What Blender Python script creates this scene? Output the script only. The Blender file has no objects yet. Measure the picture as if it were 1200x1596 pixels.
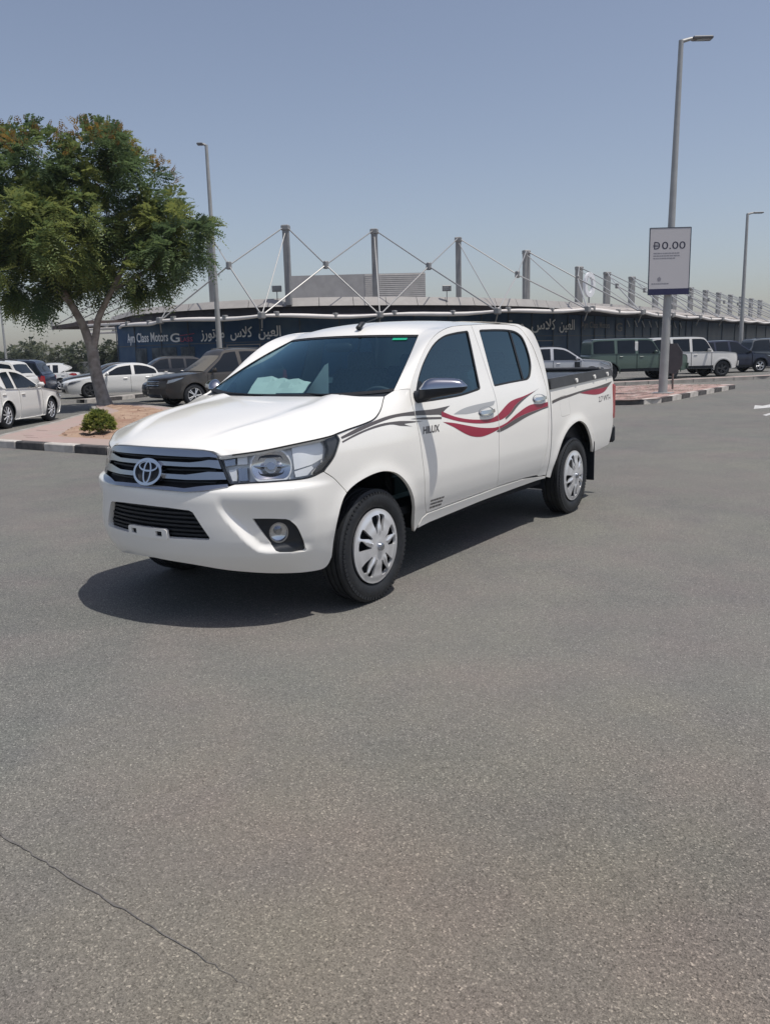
import bpy, math, random
import numpy as np
from mathutils import Vector, Matrix
from mathutils.geometry import delaunay_2d_cdt
import bisect
random.seed(7)
SC = bpy.context.scene
COL = SC.collection
PI = math.pi

# ------------------------------------------------------------------ camera
CAM_POS = (-2.9345, -3.6163, 1.4591)
YAW, PITCH, ROLL, FPX = 0.60181, 0.19012, -0.02731, 1290.86
cam = bpy.data.cameras.new('camera')
cam.sensor_fit = 'VERTICAL'; cam.sensor_height = 24.0; cam.lens = FPX / 1596.0 * 24.0
cam.clip_start = 0.05; cam.clip_end = 3000.0
camo = bpy.data.objects.new('camera', cam); COL.objects.link(camo)
_f = Vector((math.cos(YAW) * math.cos(PITCH), math.sin(YAW) * math.cos(PITCH), -math.sin(PITCH)))
_r = Vector((math.sin(YAW), -math.cos(YAW), 0)); _u = _r.cross(_f)
_r2 = _r * math.cos(ROLL) + _u * math.sin(ROLL); _u2 = -_r * math.sin(ROLL) + _u * math.cos(ROLL)
camo.matrix_world = Matrix(((_r2.x, _u2.x, -_f.x, CAM_POS[0]), (_r2.y, _u2.y, -_f.y, CAM_POS[1]), (_r2.z, _u2.z, -_f.z, CAM_POS[2]), (0, 0, 0, 1)))
SC.camera = camo

# ------------------------------------------------------------------ daylight
SUN_DIR = Vector((0.05, -0.35, 1.0)).normalized()
world = bpy.data.worlds.new('World'); SC.world = world; world.use_nodes = True
wn = world.node_tree.nodes; wl = world.node_tree.links
wn.clear()
sky = wn.new('ShaderNodeTexSky'); sky.sky_type = 'NISHITA'; sky.sun_disc = False
sky.sun_elevation = math.asin(SUN_DIR.z); sky.sun_rotation = math.atan2(SUN_DIR.x, SUN_DIR.y)
sky.altitude = 0; sky.air_density = 1.0; sky.dust_density = 1.5; sky.ozone_density = 3.2
bg = wn.new('ShaderNodeBackground'); bg.inputs['Strength'].default_value = 0.116
wo = wn.new('ShaderNodeOutputWorld')
sk = wn.new('ShaderNodeMix'); sk.data_type = 'RGBA'; sk.blend_type = 'MULTIPLY'; sk.inputs[0].default_value = 1.0; sk.inputs[7].default_value = (1.08, .98, .955, 1)
wl.new(sky.outputs[0], sk.inputs[6]); hs = wn.new('ShaderNodeHueSaturation'); hs.inputs['Saturation'].default_value = .80
wl.new(sk.outputs[2], hs.inputs['Color']); wl.new(hs.outputs[0], bg.inputs[0]); wl.new(bg.outputs[0], wo.inputs[0])
sl = bpy.data.lights.new('sun', 'SUN'); sl.energy = 3.6; sl.angle = math.radians(0.53); sl.color = (1.0, 0.955, 0.885)
so = bpy.data.objects.new('sun', sl); COL.objects.link(so)
so.location = (0, 0, 60); so.rotation_euler = SUN_DIR.to_track_quat('Z', 'Y').to_euler()
SC.view_settings.view_transform = 'Standard'; SC.view_settings.look = 'None'
SC.view_settings.exposure = 0.0; SC.view_settings.gamma = 1.0; SC.view_settings.use_curve_mapping = False
SC.render.engine = 'CYCLES'
SC.cycles.max_bounces = 8; SC.cycles.transparent_max_bounces = 16; SC.cycles.caustics_reflective = False; SC.cycles.caustics_refractive = False
SC.cycles.use_denoising = True

# ------------------------------------------------------------------ materials
def mat(name, col, rough=.5, metal=0., spec=.5, coat=0., noise=None, bump=None, trans=None):
    """principled material; noise = (scale, amount[, other colour]); bump = (scale, strength)"""
    m = bpy.data.materials.new(name); m.use_nodes = True
    nt = m.node_tree; b = nt.nodes['Principled BSDF']
    b.inputs['Base Color'].default_value = (*col, 1); b.inputs['Roughness'].default_value = rough
    b.inputs['Metallic'].default_value = metal; b.inputs['Specular IOR Level'].default_value = spec
    if coat: b.inputs['Coat Weight'].default_value = coat; b.inputs['Coat Roughness'].default_value = .03
    if noise or bump:
        tc = nt.nodes.new('ShaderNodeTexCoord')
    if noise:
        n = nt.nodes.new('ShaderNodeTexNoise'); n.inputs['Scale'].default_value = noise[0]; n.inputs['Detail'].default_value = 5
        nt.links.new(tc.outputs['Object'], n.inputs['Vector'])
        mx = nt.nodes.new('ShaderNodeMix'); mx.data_type = 'RGBA'
        o = noise[2] if len(noise) > 2 else tuple(c * (1 - noise[1]) for c in col)
        mx.inputs[6].default_value = (*col, 1); mx.inputs[7].default_value = (*o, 1)
        r = nt.nodes.new('ShaderNodeMapRange'); r.inputs[1].default_value = .35; r.inputs[2].default_value = .65
        nt.links.new(n.outputs[0], r.inputs[0]); nt.links.new(r.outputs[0], mx.inputs[0]); nt.links.new(mx.outputs[2], b.inputs['Base Color'])
    if bump:
        n2 = nt.nodes.new('ShaderNodeTexNoise'); n2.inputs['Scale'].default_value = bump[0]; n2.inputs['Detail'].default_value = 4
        nt.links.new(tc.outputs['Object'], n2.inputs['Vector'])
        bp = nt.nodes.new('ShaderNodeBump'); bp.inputs['Strength'].default_value = bump[1]; bp.inputs['Distance'].default_value = .02
        nt.links.new(n2.outputs[0], bp.inputs['Height']); nt.links.new(bp.outputs[0], b.inputs['Normal'])
    return m
def glass_mat(name, tint, rough=.01, ior=1.52, refl=(1, 1, 1)):
    """thin pane: tinted see-through plus a fresnel reflection"""
    m = bpy.data.materials.new(name); m.use_nodes = True; nt = m.node_tree; nt.nodes.clear()
    o = nt.nodes.new('ShaderNodeOutputMaterial'); t = nt.nodes.new('ShaderNodeBsdfTransparent'); t.inputs[0].default_value = (*tint, 1)
    g = nt.nodes.new('ShaderNodeBsdfGlossy'); g.inputs['Roughness'].default_value = rough; g.inputs[0].default_value = (*refl, 1)
    fr = nt.nodes.new('ShaderNodeFresnel'); fr.inputs[0].default_value = ior
    ge = nt.nodes.new('ShaderNodeNewGeometry'); sw = nt.nodes.new('ShaderNodeMapRange'); sw.inputs[3].default_value = ior; sw.inputs[4].default_value = 1 / ior   # same reflection from both sides of a thin pane
    nt.links.new(ge.outputs['Backfacing'], sw.inputs[0]); nt.links.new(sw.outputs[0], fr.inputs[0])
    mx = nt.nodes.new('ShaderNodeMixShader')
    nt.links.new(fr.outputs[0], mx.inputs[0]); nt.links.new(t.outputs[0], mx.inputs[1]); nt.links.new(g.outputs[0], mx.inputs[2]); nt.links.new(mx.outputs[0], o.inputs[0])
    return m
M = {}
M['white'] = mat('white_paint', (.88, .865, .82), .16, coat=.45, noise=(1.3, .03))
M['white_old'] = mat('white_car_paint', (.74, .735, .71), .3, coat=.5, noise=(2., .05))
M['chrome'] = mat('chrome', (.62, .64, .68), .09, 1.0)
M['mirror_chrome'] = mat('mirror_chrome', (.40, .42, .47), .12, 1.0)
M['satin'] = mat('satin_chrome', (.40, .42, .46), .24, 1.0)
M['reflector'] = mat('lamp_reflector', (.90, .91, .91), .3, .15)
M['silver'] = mat('silver_cover', (.74, .75, .77), .32, .55, noise=(9, .08))
M['black'] = mat('black_plastic', (.011, .015, .022), .55, noise=(30, .3))
M['rail'] = mat('rail_plastic', (.05, .052, .057), .42, noise=(14, .3))
M['dark'] = mat('dark_lining', (.005, .006, .009), .9)
M['rubber'] = mat('tyre_rubber', (.010, .012, .016), .62, noise=(22, .45, (.018, .020, .023)), bump=(90, .15))
M['seal'] = mat('window_seal', (.008, .008, .009), .5)
M['glass'] = glass_mat('tinted_glass', (.20, .34, .40), ior=2.1, refl=(.66, .90, 1))
M['screen'] = glass_mat('windscreen_glass', (.58, .74, .76), ior=2.0, refl=(.55, .88, 1))
M['lens'] = glass_mat('lamp_lens', (.96, .97, .98), ior=1.45)
M['carglass'] = mat('car_glass', (.010, .014, .020), .06, spec=.32)
M['red'] = mat('red_decal', (.33, .018, .05), .35, noise=(5, .15))
M['grey_decal'] = mat('charcoal_decal', (.095, .085, .085), .35)
M['silver_decal'] = mat('silver_decal', (.40, .41, .42), .35)
M['redlens'] = mat('red_lens', (.36, .015, .02), .15, coat=.5)
M['interior'] = mat('interior_trim', (.11, .115, .125), .8, noise=(12, .3))
M['seatcloth'] = mat('seat_cloth', (.22, .225, .23), .9, noise=(60, .3))
M['paper'] = mat('paper', (.86, .86, .76), .7)  # also colours the sheet that stands in for a windscreen reflection
M['lining'] = mat('light_lining', (.42, .43, .42), .8)
M['green'] = mat('green_sticker', (.0, .36, .20), .4)
M['orange'] = mat('amber_lens', (.7, .35, .08), .2)

# ------------------------------------------------------------------ helpers
def mesh_from(name, V, F, mats=None, normals=None, smooth=False, fm=None):
    me = bpy.data.meshes.new(name)
    me.from_pydata([tuple(v) for v in V], [], F)
    for m in (mats or []): me.materials.append(m)
    if fm: me.polygons.foreach_set('material_index', fm)
    if smooth or normals is not None: me.polygons.foreach_set('use_smooth', [True] * len(me.polygons))
    me.update()
    if normals is not None: me.normals_split_custom_set_from_vertices([tuple(n) for n in normals])
    return me
def link(name, me, parent=None, loc=(0, 0, 0), rot=None):
    o = bpy.data.objects.new(name, me); COL.objects.link(o); o.location = loc
    if rot is not None: o.rotation_euler = rot
    if parent is not None: o.parent = parent
    return o
def tag(o, label=None, cat=None, group=None, kind=None):
    if label: o['label'] = label
    if cat: o['category'] = cat
    if group: o['group'] = group
    if kind: o['kind'] = kind
    return o
def thing(name, label, cat, loc=(0, 0, 0), rotz=0., group=None, kind=None):
    o = bpy.data.objects.new(name, None); COL.objects.link(o); o.location = loc; o.rotation_euler = (0, 0, rotz); o.empty_display_size = .3
    return tag(o, label, cat, group, kind)
class MB:
    """collects simple shapes into one mesh"""
    def __init__(s): s.V = []; s.F = []
    def add(s, V, F):
        b = len(s.V); s.V += [tuple(v) for v in V]; s.F += [tuple(i + b for i in f) for f in F]; return s
    def box(s, x0, x1, y0, y1, z0, z1, rot=None, at=(0, 0, 0)):
        V = [(x, y, z) for x in (x0, x1) for y in (y0, y1) for z in (z0, z1)]
        if rot is not None or at != (0, 0, 0):
            c, n = math.cos(rot or 0), math.sin(rot or 0)
            V = [(at[0] + x * c - y * n, at[1] + x * n + y * c, at[2] + z) for x, y, z in V]
        return s.add(V, [(0, 1, 3, 2), (4, 6, 7, 5), (0, 4, 5, 1), (2, 3, 7, 6), (0, 2, 6, 4), (1, 5, 7, 3)])
    def bbox(s, x0, x1, y0, y1, z0, z1, b=.01, rot=None, at=(0, 0, 0)):
        """box with chamfered edges"""
        V = []; F = []
        cx, cy, cz = (x0 + x1) / 2, (y0 + y1) / 2, (z0 + z1) / 2; hx, hy, hz = (x1 - x0) / 2, (y1 - y0) / 2, (z1 - z0) / 2
        def ring(ix, iy, z): return [(cx + a * (hx - ix), cy + d * (hy - iy), z) for a, d in ((-1, -1), (1, -1), (1, 1), (-1, 1))]
        def oct_(z, i):
            X, Y = hx - i, hy - i
            return [(cx + p, cy + q, z) for p, q in ((-X + b, -Y), (X - b, -Y), (X, -Y + b), (X, Y - b), (X - b, Y), (-X + b, Y), (-X, Y - b), (-X, -Y + b))]
        R = [oct_(z0, b * .8), oct_(z0 + b, 0), oct_(z1 - b, 0), oct_(z1, b * .8)]
        for r in R: V += r
        for k in range(3):
            for i in range(8): F.append((k * 8 + i, k * 8 + (i + 1) % 8, k * 8 + 8 + (i + 1) % 8, k * 8 + 8 + i))
        F.append(tuple(range(7, -1, -1))); F.append(tuple(range(24, 32)))
        c, n = math.cos(rot or 0), math.sin(rot or 0)
        V = [(at[0] + x * c - y * n, at[1] + x * n + y * c, at[2] + z) for x, y, z in V]
        return s.add(V, F)
    def tube(s, P, R, n=8, caps=True):
        P = [Vector(p) for p in P]
        if not hasattr(R, '__len__'): R = [R] * len(P)
        V = []; F = []; up = None
        for i, p in enumerate(P):
            t = (P[min(i + 1, len(P) - 1)] - P[max(i - 1, 0)]).normalized()
            if up is None: up = Vector((0, 0, 1)) if abs(t.z) < .9 else Vector((1, 0, 0))
            a = t.cross(up)
            if a.length < 1e-4: a = t.cross(Vector((0, 1, 0)))
            a.normalize(); b = a.cross(t); up = b
            V += [p + (a * math.cos(2 * PI * k / n) + b * math.sin(2 * PI * k / n)) * R[i] for k in range(n)]
        for i in range(len(P) - 1):
            for k in range(n): F.append((i * n + k, i * n + (k + 1) % n, i * n + n + (k + 1) % n, i * n + n + k))
        if caps: F.append(tuple(range(n))[::-1]); F.append(tuple(len(V) - n + k for k in range(n)))
        # outward winding: flip
        return s.add(V, [f[::-1] for f in F])
    def lathe(s, prof, n=32, axis='y', c=(0, 0, 0), closed=False):
        """profile [(r, h)] turned about the axis"""
        V = []; F = []; m = len(prof)
        for k in range(n):
            a = 2 * PI * k / n
            for r, h in prof:
                p = (r * math.cos(a), h, r * math.sin(a)) if axis == 'y' else (r * math.cos(a), r * math.sin(a), h)
                V.append((c[0] + p[0], c[1] + p[1], c[2] + p[2]))
        for k in range(n):
            for i in range(m if closed else m - 1):
                j = (i + 1) % m
                F.append((k * m + i, k * m + j, (k + 1) % n * m + j, (k + 1) % n * m + i))
        return s.add(V, F)
    def prism(s, P, z0, z1):
        """outline (x,y) extruded between two heights"""
        n = len(P); V = [(x, y, z0) for x, y in P] + [(x, y, z1) for x, y in P]
        F = [(i, (i + 1) % n, n + (i + 1) % n, n + i) for i in range(n)]
        return s.add(V, F + [tuple(range(n))[::-1], tuple(range(n, 2 * n))])
    def mesh(s, name, m, smooth=False):
        return mesh_from(name, s.V, s.F, [m], smooth=smooth)
    def build(s, name, m, parent=None, smooth=False, loc=(0, 0, 0), rot=None):
        return link(name, s.mesh(name, m, smooth), parent, loc, rot)
def smooth_by_angle(me, deg=35):
    """sharp edges where faces meet at more than deg"""
    import bmesh
    bm = bmesh.new(); bm.from_mesh(me)
    for f in bm.faces: f.smooth = True
    for e in bm.edges:
        if len(e.link_faces) == 2 and e.calc_face_angle(0) > math.radians(deg): e.smooth = False
    bm.to_mesh(me); bm.free(); return me
def weld(me, d=1e-4, recalc=False, deg=None):
    import bmesh
    bm = bmesh.new(); bm.from_mesh(me); bmesh.ops.remove_doubles(bm, verts=bm.verts, dist=d)
    if recalc: bmesh.ops.recalc_face_normals(bm, faces=bm.faces)
    for f in bm.faces: f.smooth = True
    if deg:
        for e in bm.edges:
            if len(e.link_faces) == 2 and e.calc_face_angle(0) > math.radians(deg): e.smooth = False
    bm.to_mesh(me); bm.free(); return me
def pip(P, poly):
    """numpy point-in-polygon"""
    P = np.asarray(P, float); x, y = P[:, 0], P[:, 1]; r = np.zeros(len(P), bool); n = len(poly)
    for i in range(n):
        x0, y0 = poly[i]; x1, y1 = poly[(i + 1) % n]
        if y0 == y1: continue
        r ^= ((y0 > y) != (y1 > y)) & (x < (x1 - x0) * (y - y0) / (y1 - y0) + x0)
    return r
def area(P): return sum(P[i][0] * P[(i + 1) % len(P)][1] - P[(i + 1) % len(P)][0] * P[i][1] for i in range(len(P))) / 2
def densify(P, h):
    out = []
    for i, a in enumerate(P):
        b = P[(i + 1) % len(P)]; l = math.hypot(b[0] - a[0], b[1] - a[1]); k = max(1, int(math.ceil(l / h)))
        out += [(a[0] + (b[0] - a[0]) * j / k, a[1] + (b[1] - a[1]) * j / k) for j in range(k)]
    return out
def inset_poly(P, d):
    """outline moved inward by d"""
    if area(P) < 0: P = P[::-1]
    out = []; n = len(P)
    for i in range(n):
        a, b, c = P[i - 1], P[i], P[(i + 1) % n]
        e1 = Vector((b[0] - a[0], b[1] - a[1])); e2 = Vector((c[0] - b[0], c[1] - b[1]))
        if e1.length < 1e-7 or e2.length < 1e-7: out.append(b); continue
        e1.normalize(); e2.normalize(); n1 = Vector((-e1.y, e1.x)); n2 = Vector((-e2.y, e2.x)); m = n1 + n2
        m = m / max(m.length, .2); k = d / max(m.dot(n1), .45)
        out.append((b[0] + m.x * k, b[1] + m.y * k))
    return out
def clean(P, e=1e-4):
    out = []
    for p in P:
        if not out or math.hypot(p[0] - out[-1][0], p[1] - out[-1][1]) > e: out.append(tuple(p))
    if out and math.hypot(out[0][0] - out[-1][0], out[0][1] - out[-1][1]) < e: out.pop()
    return out
def tri2d(poly, holes=(), step=.03):
    """fine triangulation of an outline with holes -> verts, tris, loops of boundary indices (counter-clockwise outside)"""
    poly = clean(poly)
    if area(poly) < 0: poly = poly[::-1]
    hs = [clean(h) for h in holes]; hs = [h[::-1] if area(h) > 0 else h for h in hs]
    loops = [densify(poly, step * .8)] + [densify(h, step * .7) for h in hs]
    V = []; E = []; L = []
    for lp in loops:
        b = len(V); V += lp; L.append(list(range(b, b + len(lp)))); E += [(b + i, b + (i + 1) % len(lp)) for i in range(len(lp))]
    B = np.array(V); lo, hi = B.min(0), B.max(0)
    gx = np.arange(lo[0] + step * .5, hi[0], step); gy = np.arange(lo[1] + step * .43, hi[1], step * .87)
    if len(gx) and len(gy):
        G = np.array([(x + (step * .5 if j % 2 else 0), y) for j, y in enumerate(gy) for x in gx])
        k = pip(G, loops[0])
        for h in loops[1:]: k &= ~pip(G, h)
        G = G[k]
        if len(G):
            d = np.full(len(G), 9.)
            for i in range(0, len(G), 2000):
                d[i:i + 2000] = np.sqrt(((G[i:i + 2000, None] - B[None]) ** 2).sum(-1)).min(1)
            V = V + [tuple(g) for g in G[d > step * .5]]
    r = delaunay_2d_cdt([Vector(v) for v in V], E, [], 0, 1e-6)
    ov = [tuple(v) for v in r[0]]; T = [tuple(f) for f in r[2]]
    c = np.array([[(ov[a][0] + ov[b_][0] + ov[c_][0]) / 3, (ov[a][1] + ov[b_][1] + ov[c_][1]) / 3] for a, b_, c_ in T])
    k = pip(c, loops[0])
    for h in loops[1:]: k &= ~pip(c, h)
    T = [t for t, ok in zip(T, k) if ok]
    T = [t if area([ov[i] for i in t]) > 0 else t[::-1] for t in T]
    mp = {}
    for new, olds in enumerate(r[3]):
        for q in olds: mp[q] = new
    L = [[mp.get(i, i) for i in lp] for lp in L]
    return ov, T, L
def sheet(poly, S, holes=(), step=.03, flange=.012, flip=False, close=False):
    """skin an outline with the surface S(u,v)->(x,y,z): V,F,N; edges turn in by flange; close adds a back (a solid slab)"""
    P, T, L = tri2d(poly, holes, step)
    e = 2e-3
    V = []; N = []
    for u, v in P:
        p = Vector(S(u, v)); a = Vector(S(u + e, v)); b = Vector(S(u, v + e))
        n = (a - p).cross(b - p); n.normalize()
        if flip: n = -n
        V.append(p); N.append(n)
    F = [t[::-1] for t in T] if flip else list(T)
    if flange:
        n0 = len(P)
        for lp in L:
            m = len(lp); b = len(V); inn = []
            for k in range(m):
                p = V[lp[k]]; t = V[lp[(k + 1) % m]] - V[lp[k - 1]]
                o = t.cross(N[lp[k]]); o = o.normalized() if o.length > 1e-9 else N[lp[k]]
                if flip: o = -o
                V.append(p.copy()); N.append(o); V.append(p - N[lp[k]] * flange); N.append(o)
            for k in range(m):
                q = (k + 1) % m
                f = (b + 2 * k, b + 2 * k + 1, b + 2 * q + 1, b + 2 * q)
                F.append(f[::-1] if flip else f)
        if close:
            b = len(V)
            for i in range(n0): V.append(V[i] - N[i] * flange); N.append(-N[i])
            F += [tuple(b + i for i in (t if flip else t[::-1])) for t in T]
    return V, F, N
def mirror_y(V, F, N): return [Vector((v[0], -v[1], v[2])) for v in V], [f[::-1] for f in F], [Vector((n[0], -n[1], n[2])) for n in N]
def text_mesh(s, size=1., bold=0., shear=0.):
    c = bpy.data.curves.new('t', 'FONT'); c.body = s; c.size = size; c.resolution_u = 3; c.offset = bold; c.shear = shear
    o = bpy.data.objects.new('t', c); COL.objects.link(o); bpy.context.view_layer.update()
    me = bpy.data.meshes.new_from_object(o.evaluated_get(bpy.context.evaluated_depsgraph_get()))
    bpy.data.objects.remove(o); bpy.data.curves.remove(c)
    V = [tuple(v.co) for v in me.vertices]; F = [tuple(p.vertices) for p in me.polygons]; bpy.data.meshes.remove(me)
    F = [f if area([V[i] for i in f]) > 0 else f[::-1] for f in F]
    return V, F
def text_on(s, S, w, h, bold=0.):
    """lettering laid on the surface S(tx,ty), stretched to w x h"""
    V, F = text_mesh(s, 1., bold)
    x0, x1 = min(v[0] for v in V), max(v[0] for v in V); y0, y1 = min(v[1] for v in V), max(v[1] for v in V)
    return [S((v[0] - x0) / (x1 - x0) * w, (v[1] - y0) / (y1 - y0) * h) for v in V], F
# ---- body surface of the pickup: plan curve + inset profiles (x rearward, y to the driver's side, z up)
PLAN=[(0,0),(.2,.015),(.4,.065),(.55,.135),(.68,.225),(.78,.335),(.84,.45),(.874,.57),(.892,.71),(.9,.9),(.9,1.6),(.9,2.5),(.9,3.4),(.9,4.0),(.896,4.5),(.885,4.9),(.872,5.12)]
def _cr(p0,p1,p2,p3,t):
    return tuple(.5*(2*b+(c-a)*t+(2*a-5*b+4*c-d)*t*t+(3*b-a-3*c+d)*t**3) for a,b,c,d in zip(p0,p1,p2,p3))
def crpoly(P,n=12,closed=False):
    """centripetal-free Catmull-Rom through P"""
    out=[];m=len(P)
    for i in range(m if closed else m-1):
        if closed: a,b,c,d=P[i-1],P[i],P[(i+1)%m],P[(i+2)%m]
        else: 
            b,c=P[i],P[i+1]
            a=P[i-1] if i>0 else tuple(2*q-w for q,w in zip(b,c))
            d=P[i+2] if i+2<m else tuple(2*q-w for q,w in zip(c,b))
        for k in range(n): out.append(_cr(a,b,c,d,k/n))
    if not closed: out.append(tuple(P[-1]))
    return out
def _mono(xs,ys):
    n=len(xs);h=[xs[i+1]-xs[i] for i in range(n-1)];dl=[(ys[i+1]-ys[i])/h[i] for i in range(n-1)]
    m=[dl[0]]+[0 if dl[i-1]*dl[i]<=0 else 2*dl[i-1]*dl[i]/(dl[i-1]+dl[i]) for i in range(1,n-1)]+[dl[-1]]
    def f(x):
        if x<=xs[0]: return ys[0]+m[0]*(x-xs[0])
        if x>=xs[-1]: return ys[-1]+m[-1]*(x-xs[-1])
        i=0
        while x>xs[i+1]: i+=1
        t=(x-xs[i])/h[i]
        return (ys[i]*(1+2*t)*(1-t)**2+h[i]*m[i]*t*(1-t)**2+ys[i+1]*t*t*(3-2*t)+h[i]*m[i+1]*t*t*(t-1))
    return f
# arc-length table
_full=[(-y,x) for y,x in PLAN[:0:-1]]+PLAN
_half=crpoly(_full,16); _half=_half[len(PLAN[1:])*16:]
US=[0.]
for a,b in zip(_half,_half[1:]): US.append(US[-1]+math.hypot(b[0]-a[0],b[1]-a[1]))
def _plan(u):
    import bisect
    i=min(max(bisect.bisect_right(US,u)-1,0),len(US)-2)
    t=(u-US[i])/(US[i+1]-US[i])
    a,b=_half[i],_half[i+1]
    return a[0]+(b[0]-a[0])*t,a[1]+(b[1]-a[1])*t
def plan(u):
    """-> (y,x, ny,nx) for u>=0"""
    y,x=_plan(u); e=.03
    if u<e: 
        q=_plan(u+e); p=_plan(abs(u-e)); p=(-p[0],p[1]) if u-e<0 else p
    else: p,q=_plan(u-e),_plan(u+e)
    ty,tx=q[0]-p[0],q[1]-p[1]; l=math.hypot(ty,tx)
    return y,x,tx/l,-ty/l
def u_of_x(x):
    lo,hi=.3,US[-1]
    for _ in range(50):
        m=(lo+hi)/2
        if _plan(m)[1]<x: lo=m
        else: hi=m
    return lo
def sst(a,b,x):
    t=min(max((x-a)/(b-a),0),1); return t*t*(3-2*t)
# inset profiles by height
PF=_mono([.25,.36,.42,.50,.60,.70,.765,.80,.85,.95,1.02,1.06],[.13,.055,.025,.005,0,.0,.008,.045,.06,.085,.115,.16])   # nose
PS=_mono([.25,.36,.45,.52,.60,.70,.82,.92,1.0,1.06,1.10,1.15,1.20,1.3,1.4,1.5,1.6,1.66],[.10,.075,.048,.026,.010,0,.003,.010,.020,.030,.038,.050,.064,.093,.121,.149,.179,.2])  # cab side
PT=_mono([.25,.36,.45,.52,.60,.70,.82,.92,1.0,1.05,1.09,1.13,1.17,1.21,1.26],[.09,.06,.035,.016,.004,0,.0,.004,.018,.032,.048,.070,.10,.15,.23])                    # front wing
PB=_mono([.25,.36,.45,.52,.60,.70,.82,.92,1.0,1.1,1.2,1.3],[.09,.06,.04,.022,.010,.002,0,.004,.010,.018,.028,.038])             # bed
AF=(.955,.34,.425); AR=(4.02,.34,.47)
POCK=None
def inset(u,z,x):
    wS=sst(1.15,1.45,x); wB=sst(3.3,3.5,x); wT=sst(.25,.62,x)
    v=PF(z)*(1-wT)+(PT(z)*(1-wS)+(PS(z)*(1-wB)+PB(z)*wB)*wS)*wT if wT<1 else PT(z)*(1-wS)+(PS(z)*(1-wB)+PB(z)*wB)*wS
    if z<1.05 and wT>0:
        for cx,cz,r in (AF,AR):
            d=math.hypot(x-cx,z-cz)-r
            if z<cz: d=abs(x-cx)-r
            if -.1<d<.2: v-= .014*math.exp(-(max(d,0)/.06)**2)*sst(.2,.4,z)*wT
    return v
def W(u,z,off=0.):
    """surface point; off pushes outward"""
    s=1 if u>=0 else -1
    y,x,ny,nx=plan(abs(u))
    i=off-inset(abs(u),z,x)-(pocket(abs(u),z) if POCK and abs(u)<1.3 else 0)
    return (x+nx*i, s*(y+ny*i), z)
def pocket(u,z): return POCK(u,z)
_RIDGE = [(.458, .745), (.48, .667), (.569, .55), (.654, .455), (.703, .427), (.80, .418), (1.0, .41)]
_RIDGE = crpoly(_RIDGE, 7)
def POCK(u, z):
    """hollow around the fog lamp"""
    if u < .44 or z > .79 or z < .40: return 0.
    d = 9.; ins = False
    for (a, b), (c, e) in zip(_RIDGE, _RIDGE[1:]):
        t = min(max(((u - a) * (c - a) + (z - b) * (e - b)) / ((c - a) ** 2 + (e - b) ** 2), 0), 1)
        q = math.hypot(u - a - t * (c - a), z - b - t * (e - b))
        if q < d: d = q; ins = (c - a) * (z - b) - (e - b) * (u - a) > 0
    if not ins: return 0.
    return .038 * sst(0, .055, d) * (1 - sst(.58, .76, z)) * (1 - sst(.86, 1.02, u))
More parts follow.
